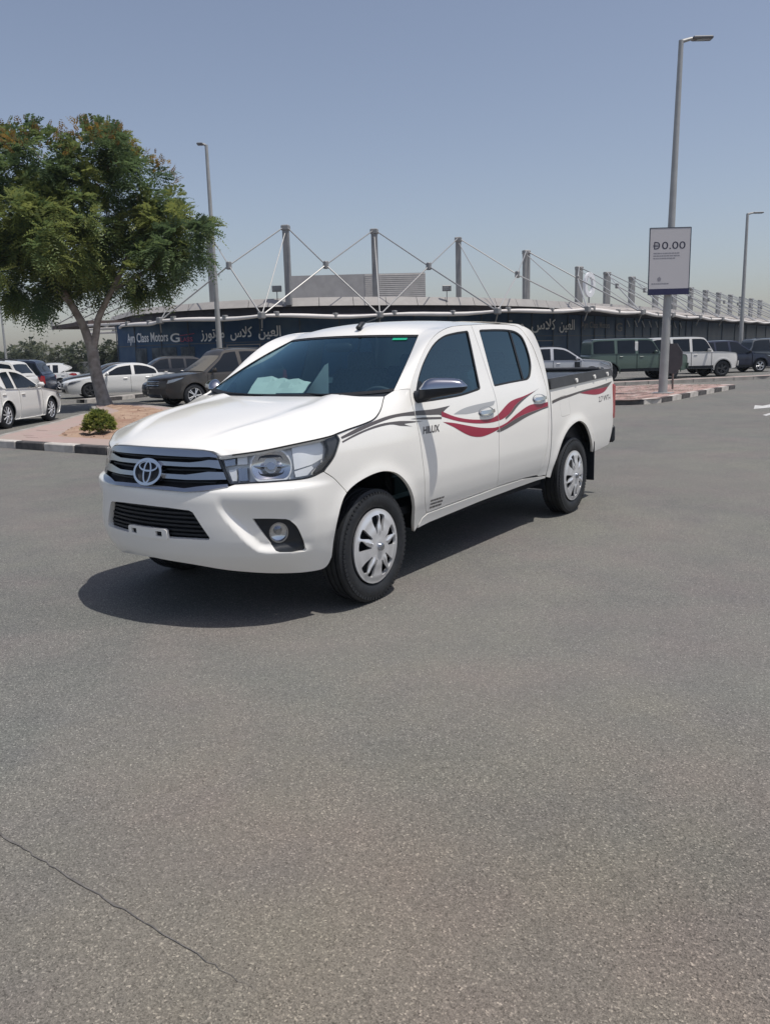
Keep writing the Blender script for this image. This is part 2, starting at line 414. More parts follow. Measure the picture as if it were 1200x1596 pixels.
# ================================================================== ground
def asphalt():
    m = bpy.data.materials.new('asphalt'); m.use_nodes = True; nt = m.node_tree; L = nt.links; b = nt.nodes['Principled BSDF']
    tc = nt.nodes.new('ShaderNodeTexCoord')
    def noise(s, d=4, r=.55):
        n = nt.nodes.new('ShaderNodeTexNoise'); n.inputs['Scale'].default_value = s; n.inputs['Detail'].default_value = d; n.inputs['Roughness'].default_value = r
        L.new(tc.outputs['Object'], n.inputs['Vector']); return n.outputs[0]
    def ramp(x, stops):
        r = nt.nodes.new('ShaderNodeValToRGB'); e = r.color_ramp.elements
        e[0].position, e[0].color = stops[0][0], (*stops[0][1], 1); e[1].position, e[1].color = stops[-1][0], (*stops[-1][1], 1)
        for p, c in stops[1:-1]: q = e.new(p); q.color = (*c, 1)
        L.new(x, r.inputs[0]); return r.outputs[0]
    def mix(a, c, f, mode='MIX'):
        x = nt.nodes.new('ShaderNodeMix'); x.data_type = 'RGBA'; x.blend_type = mode
        for v, i in ((a, 6), (c, 7)):
            if hasattr(v, 'links'): L.new(v, x.inputs[i])
            else: x.inputs[i].default_value = (*v, 1)
        if hasattr(f, 'links'): L.new(f, x.inputs[0])
        else: x.inputs[0].default_value = f
        return x.outputs[2]
    vo = nt.nodes.new('ShaderNodeTexVoronoi'); vo.inputs['Scale'].default_value = 200; L.new(tc.outputs['Object'], vo.inputs['Vector'])
    v2 = nt.nodes.new('ShaderNodeTexVoronoi'); v2.inputs['Scale'].default_value = 400; L.new(tc.outputs['Object'], v2.inputs['Vector'])
    stones = ramp(vo.outputs['Color'], [(0, (.012, .012, .012)), (.22, (.095, .096, .091)), (.45, (.150, .150, .143)), (.75, (.205, .203, .192)), (1, (.56, .545, .50))])
    fine = ramp(v2.outputs['Color'], [(0, (.030, .030, .030)), (.5, (.155, .156, .149)), (1, (.36, .355, .33))])
    c = mix(stones, fine, .38)
    big = ramp(noise(.35, 6, .6), [(.3, (.84, .84, .85)), (.5, (.96, .96, .96)), (.7, (1.06, 1.04, 1.0))])
    c = mix(c, big, 1., 'MULTIPLY')
    tint = ramp(noise(1.0, 4), [(.35, (.985, 1.015, .99)), (.5, (1., 1., 1.)), (.66, (1.045, .985, 1.01))]); c = mix(c, tint, 1., 'MULTIPLY')
    mid = ramp(noise(2.2, 5), [(.32, (.90, .90, .91)), (.6, (1.03, 1.02, 1.0))]); c = mix(c, mid, 1., 'MULTIPLY')
    # dusty tan wear where the lot is walked and driven over
    wear = nt.nodes.new('ShaderNodeMapRange'); wear.inputs[1].default_value = .48; wear.inputs[2].default_value = .70; L.new(noise(.22, 5), wear.inputs[0])
    wf = nt.nodes.new('ShaderNodeMath'); wf.operation = 'MULTIPLY'; wf.inputs[1].default_value = .35; L.new(wear.outputs[0], wf.inputs[0])
    c = mix(c, (.200, .186, .165), wf.outputs[0])
    # a broad warm tint around the near corner, with a noisy edge
    ds = nt.nodes.new('ShaderNodeVectorMath'); ds.operation = 'DISTANCE'; ds.inputs[1].default_value = (-1.6, -2.9, 0); L.new(tc.outputs['Object'], ds.inputs[0])
    ad = nt.nodes.new('ShaderNodeMath'); ad.operation = 'MULTIPLY_ADD'; ad.inputs[1].default_value = -1.6; L.new(noise(1.1, 5), ad.inputs[0]); L.new(ds.outputs['Value'], ad.inputs[2])
    dm = nt.nodes.new('ShaderNodeMapRange'); dm.inputs[1].default_value = 1.6; dm.inputs[2].default_value = -.3; dm.inputs[3].default_value = 0; dm.inputs[4].default_value = .62; L.new(ad.outputs[0], dm.inputs[0])
    c = mix(c, (1.16, 1.0, .84), dm.outputs[0], 'MULTIPLY')
    # a few oil spots
    oil = nt.nodes.new('ShaderNodeMapRange'); oil.inputs[1].default_value = .70; oil.inputs[2].default_value = .78; L.new(noise(.9, 3), oil.inputs[0])
    of = nt.nodes.new('ShaderNodeMath'); of.operation = 'MULTIPLY'; of.inputs[1].default_value = .22; L.new(oil.outputs[0], of.inputs[0])
    c = mix(c, (.06, .06, .062), of.outputs[0])
    L.new(c, b.inputs['Base Color']); b.inputs['Roughness'].default_value = .9; b.inputs['Specular IOR Level'].default_value = .2
    bp = nt.nodes.new('ShaderNodeBump'); bp.inputs['Strength'].default_value = .55; bp.inputs['Distance'].default_value = .004
    L.new(vo.outputs['Distance'], bp.inputs['Height']); L.new(bp.outputs[0], b.inputs['Normal'])
    return m
M['asphalt'] = asphalt()
M['joint'] = mat('road_joint', (.095, .090, .084), .9, noise=(30, .5, (.16, .15, .14)))
M['marking'] = mat('road_paint', (.62, .62, .60), .7, noise=(6, .35))
M['kerb_white'] = mat('kerb_white', (.62, .58, .53), .8, noise=(5, .3), bump=(30, .2))
M['kerb_black'] = mat('kerb_black', (.045, .043, .045), .75, noise=(6, .0, (.10, .092, .088)), bump=(30, .2))
M['concrete'] = mat('concrete', (.36, .34, .31), .85, noise=(3, .25), bump=(25, .2))
M['paver_pink'] = mat('pink_paver', (.38, .275, .25), .85, noise=(1.2, .25, (.35, .28, .245)), bump=(40, .15))
M['paver_red'] = mat('red_paver', (.34, .22, .19), .85, noise=(2.5, .3, (.40, .28, .25)), bump=(40, .2))
M['dirt'] = mat('dry_soil', (.27, .165, .115), .95, noise=(1.4, .3, (.40, .285, .205)), bump=(14, .9))
# ground, one sheet to the horizon
V = []; F = []
xs = [-900, -300, -60, -20, 0, 20, 60, 200, 600, 1500]; ys = [-900, -300, -60, -20, 0, 20, 60, 200, 600, 1500]
V = [(x, y, 0) for x in xs for y in ys]; n = len(ys)
F = [(i * n + j, (i + 1) * n + j, (i + 1) * n + j + 1, i * n + j + 1) for i in range(len(xs) - 1) for j in range(n - 1)]
ground = tag(link('ground', mesh_from('ground', V, F, [M['asphalt']])), kind='structure')
# the jagged joint across the tarmac in the near corner
rnd = random.Random(4); P = []; y = -.4
while y > -2.42:
    P.append((-1.665 - .075 * (-y - 1.0) * .6 + rnd.uniform(-.004, .004), y, rnd.uniform(.0015, .0045) * max(.1, min(1., (y + 2.45) / .8)))); y -= rnd.uniform(.02, .05)
mb = MB()
for x, y, w in P: mb.V += [(x - w, y, .003), (x + w, y, .003)]
mb.F = [(2 * i, 2 * i + 2, 2 * i + 3, 2 * i + 1) for i in range(len(P) - 1)]
tag(mb.build('road_joint', M['joint']), kind='structure')
# painted lane arrow at the far right
mb = MB(); 
for Q in ([(17.0, .10), (18.3, -.42), (18.15, .02), (18.9, -.02), (18.9, -.20)], [(17.05, .06), (17.35, .28), (18.9, .16), (18.9, -.02), (18.0, -.02)]): pass
ar = [(17.05, .06), (18.25, .26), (18.05, .06), (20.4, -.25), (20.4, -.52), (18.0, -.16), (18.05, -.42)]
mb.prism(ar, .0015, .005); tag(mb.build('road_marking', M['marking']), kind='structure')
mb = MB(); mb.prism([(15.2, -.52), (15.4, -.42), (24, -1.2), (24, -1.34)], .0015, .005); tag(mb.build('road_marking', M['marking']), kind='structure')

# ------------------------------------------------------------------ islands with painted kerbs
STONE = {}
def kerb_run(parent, P, stones, first, w=.17, h=.13, sub=True):
    """painted kerb stones laid one after the other along a line"""
    d = []
    for a, b in zip(P, P[1:]): d.append(math.dist(a, b))
    tot = sum(d); n = max(1, round(tot / stones)); l = tot / n
    def at(s):
        for i, q in enumerate(d):
            if s <= q + 1e-9 or i == len(d) - 1: t = s / q; return Vector(P[i]).lerp(Vector(P[i + 1]), t)
            s -= q
    for k in range(n):
        a, b = at(k * l), at((k + 1) * l); g = b - a; L_ = g.length
        key = round(L_, 2)
        for nm in ('kerb_white', 'kerb_black', 'concrete'):
            if (key, nm) not in STONE:
                mb = MB(); mb.bbox(.004, key - .004, 0, w, -.02, h, .018); STONE[key, nm] = mb.mesh('kerb_stone', M[nm])
        nm = 'concrete' if first is None else ('kerb_white' if (k + first) % 2 == 0 else 'kerb_black')
        o = link('kerb_stone', STONE[key, nm], parent, (a.x, a.y, 0), (0, 0, math.atan2(g.y, g.x)))
def island(name, outline, inner, m_top, m_in, zin=.0, seed=0):
    """raised island: paved border with a bed inside"""
    V, T, L = tri2d(outline, [inner] if inner else [], .6)
    me = mesh_from(name, [(x, y, .128) for x, y in V], T, [m_top]); o = tag(link(name, me), kind='structure')
    return o
# left island (planted): front kerb along x = 5.25
IL = [(5.42, 10.55), (5.42, 5.6), (7.6, 4.4), (9.2, 7.2), (11.0, 10.8), (12.3, 13.4), (13.15, 15.4), (13.85, 17.4), (13.3, 18.3), (11.3, 15.35), (9.9, 14.3), (8.25, 12.85), (6.85, 11.8), (5.75, 10.95)]
II = [(6.15, 9.75), (6.15, 6.2), (7.4, 5.6), (8.9, 7.9), (10.6, 11.1), (11.9, 13.6), (12.75, 15.6), (13.3, 17.2), (12.9, 17.3), (11.4, 14.6), (9.9, 13.3), (8.4, 12.0), (7.1, 10.8)]
isl = island('pavement', IL, II, M['paver_pink'], None)
kerb_run(isl, [(5.42, 10.52), (5.42, 5.6)][::-1] if False else [(5.42, 5.60), (5.42, 10.52)], .855, 1)
kerb_run(isl, [(5.42, 10.52), (5.75, 10.95), (6.85, 11.8), (8.25, 12.85), (9.9, 14.3), (11.3, 15.35), (13.3, 18.3)], .85, None, w=.14)
kerb_run(isl, [(13.3, 18.3), (13.85, 17.4), (13.15, 15.4), (12.3, 13.4), (11.0, 10.8), (9.2, 7.2), (7.6, 4.4)], .85, None, w=.14)
# concrete paving flags of the border, laid in courses
FLAG = {}
def flags(parent, poly, hole, dx, dy, m, z=.129, ang=0., g=.008, limit=280, jitter=.003, th=.02, seed=1):
    rn = random.Random(seed)
    mb = MB(); mb.bbox(g / 2, dx - g / 2, g / 2, dy - g / 2, -th, 0, .006)
    mats_ = m if isinstance(m, (list, tuple)) else [m]
    ms = [mb.mesh('paver', q) for q in mats_]
    c, s = math.cos(ang), math.sin(ang)
    R = [(x * c + y * s, -x * s + y * c) for x, y in poly]
    x0, x1 = min(p[0] for p in R), max(p[0] for p in R); y0, y1 = min(p[1] for p in R), max(p[1] for p in R)
    out = []
    j = 0; y = y0
    while y < y1:
        x = x0 - (dx / 2 if j % 2 else 0)
        while x < x1:
            q = [(x, y), (x + dx, y), (x + dx, y + dy), (x, y + dy), (x + dx / 2, y + dy / 2)]
            w = [(a * c - b * s, a * s + b * c) for a, b in q]
            if pip(w, poly).all() and not (hole and pip(w, hole).any()): out.append((math.dist(w[4], CAM_POS[:2]), w[0]))
            x += dx
        y += dy; j += 1
    out.sort()
    for d, w in out[:limit]: link('paver', ms[rn.randrange(len(ms))], parent, (w[0], w[1], z + .006 + rn.uniform(-jitter, jitter)), (rn.uniform(-.006, .006), rn.uniform(-.006, .006), ang))
    if len(out) > limit:
        q = MB()
        for d, w in out[limit:]: q.bbox(g / 2, dx - g / 2, g / 2, dy - g / 2, -th, 0, .006, rot=ang, at=(w[0], w[1], z + .006 + rn.uniform(-jitter, jitter)))
        tag(q.build('pavers', mats_[0], parent), kind='stuff')
M['paver_pink2'] = mat('pink_paver_pale', (.43, .31, .29), .85, noise=(3, .2), bump=(40, .15))
flags(isl, inset_poly(IL, .16), II, .40, .40, [M['paver_pink'], M['paver_pink'], M['paver_pink2']], ang=0, limit=290)
# soil bed
rn = np.random.default_rng(5)
V, T, L = tri2d(inset_poly(II, -.05), (), .16); Lb = set(L[0])
z = [(.125 if i in Lb else .145 + rn.uniform(-.02, .035)) for i in range(len(V))]
soil = tag(link('soil', mesh_from('soil', [(x, y, q) for (x, y), q in zip(V, z)], T, [M['dirt']], smooth=True)), kind='structure')
# clods, stones and dry leaves lying on the soil
mb = MB(); k = 0
while k < 900:
    x, y = rn.uniform(6, 13.4), rn.uniform(5.6, 17.4)
    if not pip([(x, y)], II)[0]: continue
    k += 1; s = rn.uniform(.010, .032) * (1.0 if rn.random() < .94 else 1.5); a = rn.uniform(0, 6)
    V = [(x + s * math.cos(a + 2 * PI * j / 5) * rn.uniform(.6, 1.1), y + s * math.sin(a + 2 * PI * j / 5) * rn.uniform(.6, 1.1), .15 + rn.uniform(-.01, .01)) for j in range(5)] + [(x, y, .15 + s * rn.uniform(.25, .5))]
    mb.add(V, [(j, (j + 1) % 5, 5) for j in range(5)])
tag(mb.build('soil_clods', mat('clods', (.36, .24, .17), .95, noise=(1.5, .5, (.17, .10, .07)))), kind='stuff')

# right island: lamp post and sign stand on it
IR = [(17.66, 6.2), (17.62, 3.45), (17.75, 3.10), (18.05, 2.82), (18.5, 2.62), (19.2, 2.55), (20.1, 2.52), (22.0, 2.46), (24.0, 2.36), (25.9, 2.28), (26.3, 2.45), (26.4, 2.9), (26.2, 5.0), (25.0, 6.2)]
isr = island('pavement', IR, None, M['paver_red'], None)
kerb_run(isr, IR[1:10], .78, 1, w=.17)
kerb_run(isr, IR[9:14], .78, 0, w=.17); kerb_run(isr, [IR[13], IR[0]], .85, 0, w=.17); kerb_run(isr, [IR[0], IR[1]], .8, 1, w=.17)
flags(isr, inset_poly(IR, .19), None, .40, .20, [M['paver_red'], M['paver_red'], M['paver_pink'], mat('brown_paver', (.22, .145, .125), .85, noise=(3, .3))], ang=-.04, limit=295, jitter=.005, seed=3)
mb = MB(); k = 0
while k < 500:
    x, y = rn.uniform(17.7, 26), rn.uniform(2.7, 6)
    if not pip([(x, y)], inset_poly(IR, .25))[0]: continue
    k += 1; s = rn.uniform(.01, .04); a = rn.uniform(0, 6)
    mb.add([(x + s * math.cos(a + 2 * PI * j / 5), y + s * math.sin(a + 2 * PI * j / 5), .137) for j in range(5)] + [(x, y, .139 + s * .5)], [(j, (j + 1) % 5, 5) for j in range(5)])
tag(mb.build('gravel', mat('gravel', (.38, .32, .27), .95, noise=(2, .5))), kind='stuff')
# narrow kerbed strip in front of the parked row
IS = [(24.0, 9.6), (27.6, 7.05), (30.6, 4.75), (33.6, 2.75), (48.0, -3.5), (48.3, -3.0), (34.1, 3.25), (31.1, 5.3), (28.1, 7.6), (24.5, 10.1)]
iss = island('median_pavement', IS, None, M['paver_pink'], None)
kerb_run(iss, IS[:5], 1.0, None, w=.15); kerb_run(iss, IS[5:], 1.0, None, w=.15)
# kerb behind the left island, below the parked white saloon
I4 = [(15.4, 21.5), (17.2, 21.9), (22.5, 24.0), (22.2, 24.6), (17.0, 22.5), (15.3, 22.0)]
is4 = island('median_pavement', I4, None, M['concrete'], None); kerb_run(is4, [I4[0], I4[1], I4[2]], 1.0, 0, w=.15); kerb_run(is4, [I4[3], I4[4], I4[5]], 1.0, None, w=.15)

# ------------------------------------------------------------------ dusty summer air
hz = bpy.data.materials.new('haze_air'); hz.use_nodes = True; hz.node_tree.nodes.clear()
_o = hz.node_tree.nodes.new('ShaderNodeOutputMaterial'); _v = hz.node_tree.nodes.new('ShaderNodeVolumePrincipled')
_v.inputs['Density'].default_value = .00032; _v.inputs['Color'].default_value = (.78, .89, 1.0, 1); _v.inputs['Anisotropy'].default_value = .2
hz.node_tree.links.new(_v.outputs[0], _o.inputs['Volume'])
mb = MB(); mb.box(-260, 320, -300, 300, -1., 12.); tag(mb.build('haze', hz), kind='stuff')

# ================================================================== showroom
M['navy_glass'] = mat('showroom_glass', (.030, .070, .150), .3, spec=.06, noise=(.42, .0, (.085, .135, .20)))
M['mullion'] = mat('mullion', (.075, .09, .115), .4, .6)
M['fascia'] = mat('roof_fascia', (.30, .285, .27), .6, noise=(1.5, .12))
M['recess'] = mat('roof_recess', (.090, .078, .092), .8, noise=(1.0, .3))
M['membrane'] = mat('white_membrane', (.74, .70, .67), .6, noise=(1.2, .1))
M['steel'] = mat('mast_steel', (.30, .295, .29), .45, .3, noise=(2, .15))
M['cable'] = mat('cable_steel', (.40, .395, .385), .45, .3)
M['letters'] = mat('white_letters', (.80, .81, .83), .5)
M['logo_red'] = mat('logo_red', (.32, .05, .12), .5)
M['cladding'] = mat('grey_cladding', (.36, .35, .345), .6, noise=(1.2, .15))
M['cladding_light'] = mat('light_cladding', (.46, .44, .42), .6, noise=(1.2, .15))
bld = thing('showroom_building', 'long car showroom with navy glass front, cable masts and white awning edge', 'building', (60, 24, 0))
def bpart(name, mb, m, smooth=None, parent=None):
    me = mesh_from(name, [(x - 60, y - 24, z) for x, y, z in mb.V], mb.F, [m])
    if smooth: smooth_by_angle(me, smooth)
    return link(name, me, parent or bld)
WALL = [(36.9, 46.8), (36.4, 44.5), (36.6, 39), (38.0, 34.5), (41, 30.5), (45.5, 27), (50.5, 23.8), (57, 22), (66, 21.6), (180, 22)]
WL = [0.]
for a, b in zip(WALL, WALL[1:]): WL.append(WL[-1] + math.dist(a, b))
def wall_at(s):
    i = min(max(bisect.bisect_right(WL, s) - 1, 0), len(WL) - 2); t = (s - WL[i]) / (WL[i + 1] - WL[i]); a, b = WALL[i], WALL[i + 1]
    g = Vector((b[0] - a[0], b[1] - a[1])).normalized(); nrm = Vector((g.y, -g.x))
    if nrm.dot(Vector((CAM_POS[0] - a[0], CAM_POS[1] - a[1]))) < 0: nrm = -nrm
    return Vector((a[0] + (b[0] - a[0]) * t, a[1] + (b[1] - a[1]) * t)), nrm
def wall_pt(s, z, off): p, n_ = wall_at(s); q = p + n_ * off; return (q.x, q.y, z)
s = 0.; k = 0
while s < WL[-1] - .1:                                        # panes between slim mullions
    w = 2.6 if s < 75 else 7.5; e = min(s + w, WL[-1])
    mb = MB(); g = .035
    for z0, z1 in ((.12, 2.35), (2.40, 3.98)):
        mb = MB(); A = [wall_pt(s + g, z0, 0), wall_pt(e - g, z0, 0), wall_pt(e - g, z1, 0), wall_pt(s + g, z1, 0)]; B = [wall_pt(s + g, z0, -.03), wall_pt(e - g, z0, -.03), wall_pt(e - g, z1, -.03), wall_pt(s + g, z1, -.03)]
        mb.add(A + B, [(0, 1, 2, 3), (7, 6, 5, 4), (0, 4, 5, 1), (2, 6, 7, 3), (1, 5, 6, 2), (0, 3, 7, 4)])
        bpart('glass_pane', mb, M['navy_glass'])
    mb = MB(); 
    p = wall_pt(s, 0, .05); q = wall_pt(s, 0, -.10); mb.tube([(p[0], p[1], 0), (p[0], p[1], 4.0)], .045, 4); bpart('mullion', mb, M['mullion'])
    s = e; k += 1
mb = MB(); ss = [i * 1.3 for i in range(int(WL[-1] / 1.3) + 1)]
for z0, z1, o in ((0, .13, .05), (2.34, 2.41, .03)):
    b = len(mb.V); mb.V += [wall_pt(q, z, o) for q in ss for z in (z0, z1)]; mb.F += [(b + 2 * i, b + 2 * i + 2, b + 2 * i + 3, b + 2 * i + 1) for i in range(len(ss) - 1)]
bpart('transom', mb, M['mullion'])
mb = MB(); b = 0; mb.V += [wall_pt(q, z, -.45) for q in ss for z in (0, 4.0)]; mb.F += [(2 * i, 2 * i + 2, 2 * i + 3, 2 * i + 1) for i in range(len(ss) - 1)]
bpart('inner_wall', mb, M['recess'])
# recess above the glass, parapet panels
PAR = [(43.5, 56), (38.6, 47), (37.9, 44), (38.1, 38.8), (39.5, 34.9), (42.2, 31.6), (46.8, 28.4), (52, 25.7), (58, 24.1), (75, 23.6), (180, 24.2)]
PL = [0.]
for a, b in zip(PAR, PAR[1:]): PL.append(PL[-1] + math.dist(a, b))
def par_at(s):
    i = min(max(bisect.bisect_right(PL, s) - 1, 0), len(PL) - 2); t = (s - PL[i]) / (PL[i + 1] - PL[i]); a, b = PAR[i], PAR[i + 1]
    return (a[0] + (b[0] - a[0]) * t, a[1] + (b[1] - a[1]) * t)
pz = lambda s: 5.05 + .18 * sst(6, 30, s) + .22 * sst(45, 75, s)
s = 0.
while s < PL[-1] - .1:
    w = 2.4 if s < 90 else 8.; e = min(s + w, PL[-1]); a, b = par_at(s + .02), par_at(e - .02); c_, d_ = (a[0] + 1.2, a[1] + 1.0), (b[0] + 1.2, b[1] + 1.0)
    mb = MB(); z0, z1 = 4.66, pz(s); z2 = pz(e)
    t_ = lambda p: (p[0] + .75, p[1] + .6)
    mb.add([(*a, z0), (*b, z0), (*t_(b), z2 + .05), (*t_(a), z1 + .05), (*c_, z0), (*d_, z0), (*d_, z2), (*c_, z1)], [(0, 1, 2, 3), (3, 2, 6, 7), (0, 4, 5, 1), (0, 3, 7, 4), (1, 5, 6, 2)])
    bpart('parapet_panel', mb, M['fascia']); s = e
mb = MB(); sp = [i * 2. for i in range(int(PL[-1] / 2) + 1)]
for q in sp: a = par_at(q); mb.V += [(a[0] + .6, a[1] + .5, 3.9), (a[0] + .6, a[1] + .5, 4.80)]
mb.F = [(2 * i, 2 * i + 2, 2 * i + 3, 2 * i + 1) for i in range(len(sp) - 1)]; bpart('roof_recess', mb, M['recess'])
# roof deck and body of the building
mb = MB(); mb.prism([(a[0] + 1., a[1] + .8) for a in PAR] + [(180, 75), (60, 75)], 4.5, 4.9); bpart('roof_deck', mb, M['fascia'])
mb = MB(); mb.prism([(45.5, 56), (40.5, 46), (40.2, 40), (44, 33.8), (56, 26.5), (66, 25.2), (178, 26), (178, 72), (62, 72)], 0, 4.5); bpart('core_wall', mb, M['recess'])
# awning: rolled white edge hung between the anchors, dark soffit behind it
ANCH = [(33.7, 38.43, 3.82), (35.11, 31.07, 3.83), (41.59, 26.94, 3.81), (45.81, 20.79, 3.85), (50.96, 16.82, 3.9), (59.08, 15.8, 3.85)] + [(68 + 8.8 * k, 16.1, 3.85) for k in range(13)]
EDGE = [(38.5, 50.5, 3.78), (36.2, 45.36, 3.80)] + ANCH
ep = []
for a, b in zip(EDGE, EDGE[1:]):
    for k in range(8):
        t = k / 8; p = Vector(a).lerp(Vector(b), t); bow = math.sin(PI * t)
        # the edge bows in towards the wall and sags between the anchors
        d = Vector((b[1] - a[1], a[0] - b[0], 0)).normalized()
        if d.dot(Vector((1, 1, 0))) < 0: d = -d
        ep.append((p + d * .35 * bow + Vector((0, 0, -.05 * bow + .05 * math.sin(2 * PI * t))), .085 + .05 * bow))
ep.append((Vector(EDGE[-1]), .09))
mb = MB(); mb.tube([p for p, r in ep], [r for p, r in ep], 8); bpart('awning_edge', mb, M['membrane'], 60)
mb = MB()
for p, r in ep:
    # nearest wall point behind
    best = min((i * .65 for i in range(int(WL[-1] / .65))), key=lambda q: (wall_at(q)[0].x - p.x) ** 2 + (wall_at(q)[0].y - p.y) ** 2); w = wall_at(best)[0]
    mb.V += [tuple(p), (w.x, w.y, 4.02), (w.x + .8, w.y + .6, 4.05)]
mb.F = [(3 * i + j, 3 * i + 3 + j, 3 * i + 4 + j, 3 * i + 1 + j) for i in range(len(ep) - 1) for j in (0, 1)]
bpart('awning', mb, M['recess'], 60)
for i in range(1, len(ep) - 1, 4):                            # clamps on the edge
    if ep[i][0].x < 90: mb = MB(); p = ep[i][0]; mb.bbox(-.14, .14, -.14, .14, -.05, .24, .03, at=tuple(p)); bpart('edge_clamp', mb, M['steel'])
# end of the awning seen behind the tree: brown soffit and three pale slats
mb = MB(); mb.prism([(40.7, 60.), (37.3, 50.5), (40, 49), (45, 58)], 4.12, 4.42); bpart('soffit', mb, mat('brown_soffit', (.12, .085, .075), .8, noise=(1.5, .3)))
for k in range(3):
    mb = MB(); mb.tube([(36.6 + .3 * k, 50.6, 4.02 - .28 * k), (36.9 + .3 * k, 45.6, 4.0 - .28 * k)], .10, 6); bpart('soffit_slat', mb, M['membrane'], 60)
mb = MB(); mb.tube([(40.7, 59.9, 4.1), (40.7, 59.9, 4.9)], .10, 6); mb.tube([(40.8, 59.5, 4.5), (40.5, 50, 6.9)], .05, 5); mb.tube([(40.6, 57, 4.5), (40.2, 49, 6.3)], .05, 5); mb.tube([(40.2, 54.5, 4.5), (40, 48, 5.9)], .05, 5); bpart('end_strut', mb, M['cable'])
# pale pitched roof between the awning edge and the parapet along the straight wing
M['roofing'] = mat('beige_roofing', (.40, .365, .335), .75, noise=(.5, .12))
xs_ = [52, 55, 59, 64, 70, 80] + list(range(90, 181, 10))
for a, b in zip(xs_, xs_[1:]):
    mb = MB(); f0 = lambda x: 18.2 - 1.4 * sst(52, 60, x) - .4; f1 = lambda x: 25.8 - 1.9 * sst(52, 60, x) - .5
    z0 = lambda x: 4.02 - .02; z1 = lambda x: 4.1 + 1.0 * sst(53, 72, x)
    P = [(a, f0(a), z0(a)), (b - .06, f0(b), z0(b)), (b - .06, f1(b), z1(b)), (a, f1(a), z1(a))]
    mb.add(P + [(x, y, z - .08) for x, y, z in P], [(0, 1, 2, 3), (7, 6, 5, 4), (0, 4, 5, 1), (1, 5, 6, 2), (3, 2, 6, 7), (0, 3, 7, 4)]); bpart('roof_panel', mb, M['roofing'])
# masts, cables, knots
MAST = [(39.4, 39.4, 9.81), (40.65, 33.61, 9.8), (46.4, 30.53, 9.83), (54.51, 28.43, 9.83), (66.19, 28.21, 9.82), (83.64, 30.2, 9.77), (92.2, 30.2, 9.74), (101., 30.2, 9.73)] + [(109.8 + 8.7 * k, 29.9, 9.68) for k in range(9)]
for i, p in enumerate(MAST):
    mb = MB(); g = math.atan2(.566, .824)
    big = i >= 4
    hw_ = .30 if i == 4 else .40
    if big: mb.bbox(-hw_, hw_, -.2, .2, 4.7, p[2], .05, rot=-.55, at=(p[0], p[1], 0)); mb.bbox(-hw_ - .03, hw_ + .03, -.23, .23, p[2] - .3, p[2] + .05, .05, rot=-.55, at=(p[0], p[1], 0))
    else: mb.bbox(-.20, .20, -.20, .20, 4.7, p[2], .05, rot=.4, at=(p[0], p[1], 0)); mb.bbox(-.26, .26, -.26, .26, p[2] - .3, p[2] + .05, .05, rot=.4, at=(p[0], p[1], 0))
    bpart('mast', mb, M['steel'])
KN = {0: (36.28, 34.67, 7.08), 1: (40.51, 30.28, 7.06), 2: (45.94, 25.9, 7.0), 3: (53.85, 23.22, 6.74)}
def cable(a, b, r=.05): mb = MB(); mb.tube([a, b], r, 6); bpart('cable', mb, M['cable'], 60)
nA = len(ANCH)
for i in range(len(MAST) - 1):
    m0, m1 = Vector(MAST[i]), Vector(MAST[i + 1]); a0, a1 = Vector(ANCH[i]), Vector(ANCH[i + 1])
    kn = Vector(KN[i]) if i in KN else ((m0 + m1) * .5) * .55 + ((a0 + a1) * .5) * .45
    r = .042 if i < 4 else .052
    for q in (m0, m1): cable(q, kn, r)
    for q in (a0, a1): cable(kn, q, r * 1.12)
    mb = MB(); mb.bbox(-.15, .15, -.15, .15, -.24, .24, .05, at=tuple(kn)); bpart('cable_knot', mb, M['steel'])
for i in range(len(MAST)): cable(Vector(MAST[i]) - Vector((0, 0, .3)), Vector(ANCH[i]), .036)
for p in ANCH[:10]:
    mb = MB(); mb.bbox(-.2, .2, -.2, .2, -.2, .22, .06, at=p); mb.tube([(p[0], p[1], p[2] - .2), (p[0] + .3, p[1] + .3, p[2] - .7)], .05, 5); bpart('anchor_bracket', mb, M['steel'])
# roof plant room with ribbed cladding
pr = thing('roof_plant_room', 'grey plant room with ribbed cladding on the showroom roof', 'plant room', (70, 49, 4.9))
mb = MB(); A, B, C_ = (66.0, 54.9), (70.4, 48.5), (74.2, 43.4)
def wallq(a, b, z0, z1): mb = MB(); mb.add([(a[0] - 70, a[1] - 49, z0), (b[0] - 70, b[1] - 49, z0), (b[0] - 70, b[1] - 49, z1), (a[0] - 70, a[1] - 49, z1)], [(0, 1, 2, 3)]); return mb
pz0, pz1 = 0., 4.7
mb = MB(); mb.prism([(A[0] - 70, A[1] - 49), (B[0] - 70, B[1] - 49), (C_[0] - 70, C_[1] - 49), (C_[0] - 70 + 9, C_[1] - 49 + 6), (A[0] - 70 + 9, A[1] - 49 + 8)], pz0, pz1); mb.build('core', M['cladding'], pr)
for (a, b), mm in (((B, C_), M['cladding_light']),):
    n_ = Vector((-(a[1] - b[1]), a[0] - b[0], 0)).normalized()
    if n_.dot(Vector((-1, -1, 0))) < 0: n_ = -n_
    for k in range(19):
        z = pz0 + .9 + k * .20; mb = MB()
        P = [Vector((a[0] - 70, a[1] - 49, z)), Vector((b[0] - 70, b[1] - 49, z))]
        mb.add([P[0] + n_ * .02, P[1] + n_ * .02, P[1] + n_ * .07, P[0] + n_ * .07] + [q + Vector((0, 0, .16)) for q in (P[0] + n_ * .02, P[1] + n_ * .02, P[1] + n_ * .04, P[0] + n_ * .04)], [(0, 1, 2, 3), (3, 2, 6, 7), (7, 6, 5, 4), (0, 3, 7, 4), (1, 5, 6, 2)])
        mb.build('cladding_slat', mm, pr)
